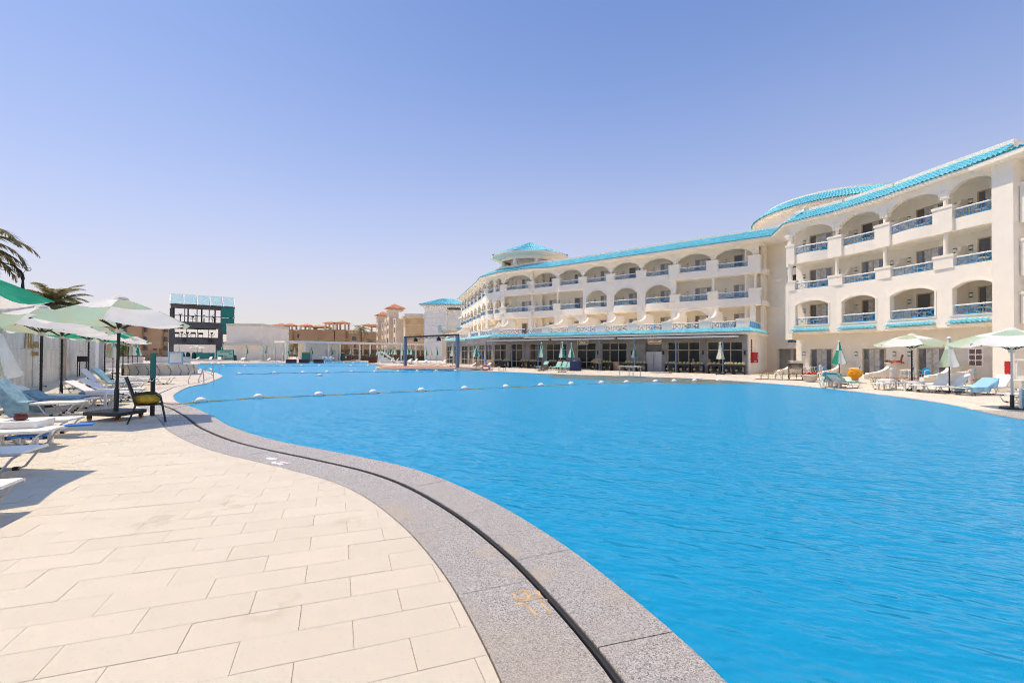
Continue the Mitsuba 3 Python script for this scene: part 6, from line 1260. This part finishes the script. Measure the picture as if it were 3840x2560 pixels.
m = M(); b = LineString([(20.6, 24.0), (22.0, 22.0)])
# loungers, towels and tables on the right
_, x1_, y1_ = lay(32, 17.7, 25.9, 'lounger draped with mint towels, left one beside the closed umbrella', 62); _, x2_, y2_ = lay(32, 18.0, 24.3, 'lounger under the long mint towel, right of the closed umbrella', 20); LO_deg = 0
stool.place('side_table', 'square white side table left of the mint draped loungers', 'table', 17.3, 25.2, 0, 20, GT, 1.15); stool.place('side_table', 'square white side table by the black umbrella pole', 'table', 18.6, 23.0, 0, 25, GT, 1.15); stool.place('side_table', 'square white side table among the loungers right of the black pole', 'table', 19.0, 21.9, 0, 10, GT, 1.1)
a32 = math.radians(32); tw = [(-.25 - .7 * math.cos(a32), .37 + .7 * math.sin(a32)), (-.22, .37), (.7, .36)]
towel('towel', 'mint green towel heaped on the raised lounger back by the closed umbrella', tw[:2] + [(-.05, .37)], .66, .42, x1_, y1_, 62, 'mat_mint', 6); towel('towel', 'long mint green towel spread over a lounger at the pool edge', tw, .64, .14, x2_, y2_, 20, 'mat_mint', 7)
towel('towel', 'crumpled mint towel on the head of the second draped lounger', [(-.95, .8), (-.6, .62), (-.35, .5)], .66, .25, x2_, y2_, 20, 'mat_mint', 9)
RL = [(0, 17.9, 22.7, 205, 'white lounger left of the black umbrella pole'), (50, 18.6, 21.4, 185, 'white lounger with a steep back and black print, first right of the black pole'), (50, 18.9, 20.9, 186, 'white lounger with a steep back, second right of the black pole'), (32, 19.1, 19.9, 190, 'lounger under a pale blue towel by the closed umbrella'), (50, 20.6, 20.6, 190, 'white lounger behind the closed umbrella on the right'), ('f', 20.2, 18.6, 185, 'white lounger right of the closed umbrella'), ('f', 17.7, 16.7, 175, 'near white lounger at the right edge of the pool')]
for kd, x, y, dg, lb in RL: _, xx, yy = lay(kd, x, y, lb, dg)
towel('towel', 'pale blue towel over the lounger by the right closed umbrella', tw, .62, .28, 19.1 + .95 * .985, 19.9 + .95 * .17, 190, 'mat_skyblue', 11)
k = thing('resin_chair', 'white frame chair with pale blue sides at the right edge', 'chair'); f_ = frame(15.7, 13.9, .95, -.3)
for s in (0, .62): m = M(); m.tube([(0, s, 0), (0, s, .62), (.08, s, .72), (.62, s, .70), (.66, s, .3), (.64, s, 0)], .04, 8); part(k, 'side_frame', m, 'mat_white', smooth=40, fr=f_); m = M(); m.box(.05, .6, s - .01, s + .01, .08, .64); part(k, 'side_panel', m, 'mat_skyblue', fr=f_)
m = M(); m.box(.02, .62, .02, .6, .38, .44); part(k, 'seat', m, 'mat_skyblue', fr=f_); m = M(); m.box(.56, .64, .02, .6, .44, 1.05); part(k, 'backrest', m, 'mat_white', fr=f_)
CB = thing('glass_counter', 'white framed glass display counter by the right end of the wing', 'counter'); f_ = frame(24.1, 22.2, .235, -.972)
m = M(); m.box(0, 4, 0, .8, 0, .75); m.box(-.05, 4, -.05, .85, 1.5, 1.56); part(CB, 'cabinet', m, 'mat_white', fr=f_)
for x in (0, 1.3, 2.6, 3.94): m = M(); m.box(x, x + .06, 0, .06, .75, 1.5); part(CB, 'post', m, 'mat_white', fr=f_)
m = M(); m.add([(.06, .03, .75), (3.94, .03, .75), (3.94, .03, 1.5), (.06, .03, 1.5)], [[0, 1, 2, 3]]); part(CB, 'pane', m, 'mat_pane', fr=f_); m = M(); m.box(.1, 3.9, .5, .7, .76, 1.3); part(CB, 'shelf', m, 'mat_glass_pale', fr=f_)
block('banner_stand', 'narrow red and green banner stand left of the glass counter', 'banner', [('red_panel', 'mat_flower_red', (-.42, -.2, 0, .06, .62, 1.45)), ('green_panel', 'mat_teal', (-.42, -.2, 0, .06, .12, .62)), ('foot', 'mat_white', (-.55, -.15, -.15, .2, 0, .12))], f_)
block('white_cube_seat', 'pale block seat before the glass counter, left one', 'seat', [('seat', 'mat_offwhite', (.2, 1.1, -1.6, -.9, 0, .6))], f_, 'pale block seats'); block('white_cube_seat', 'pale block seat before the glass counter, right one', 'seat', [('seat', 'mat_offwhite', (1.7, 2.6, -1.5, -.8, 0, .62))], f_, 'pale block seats')
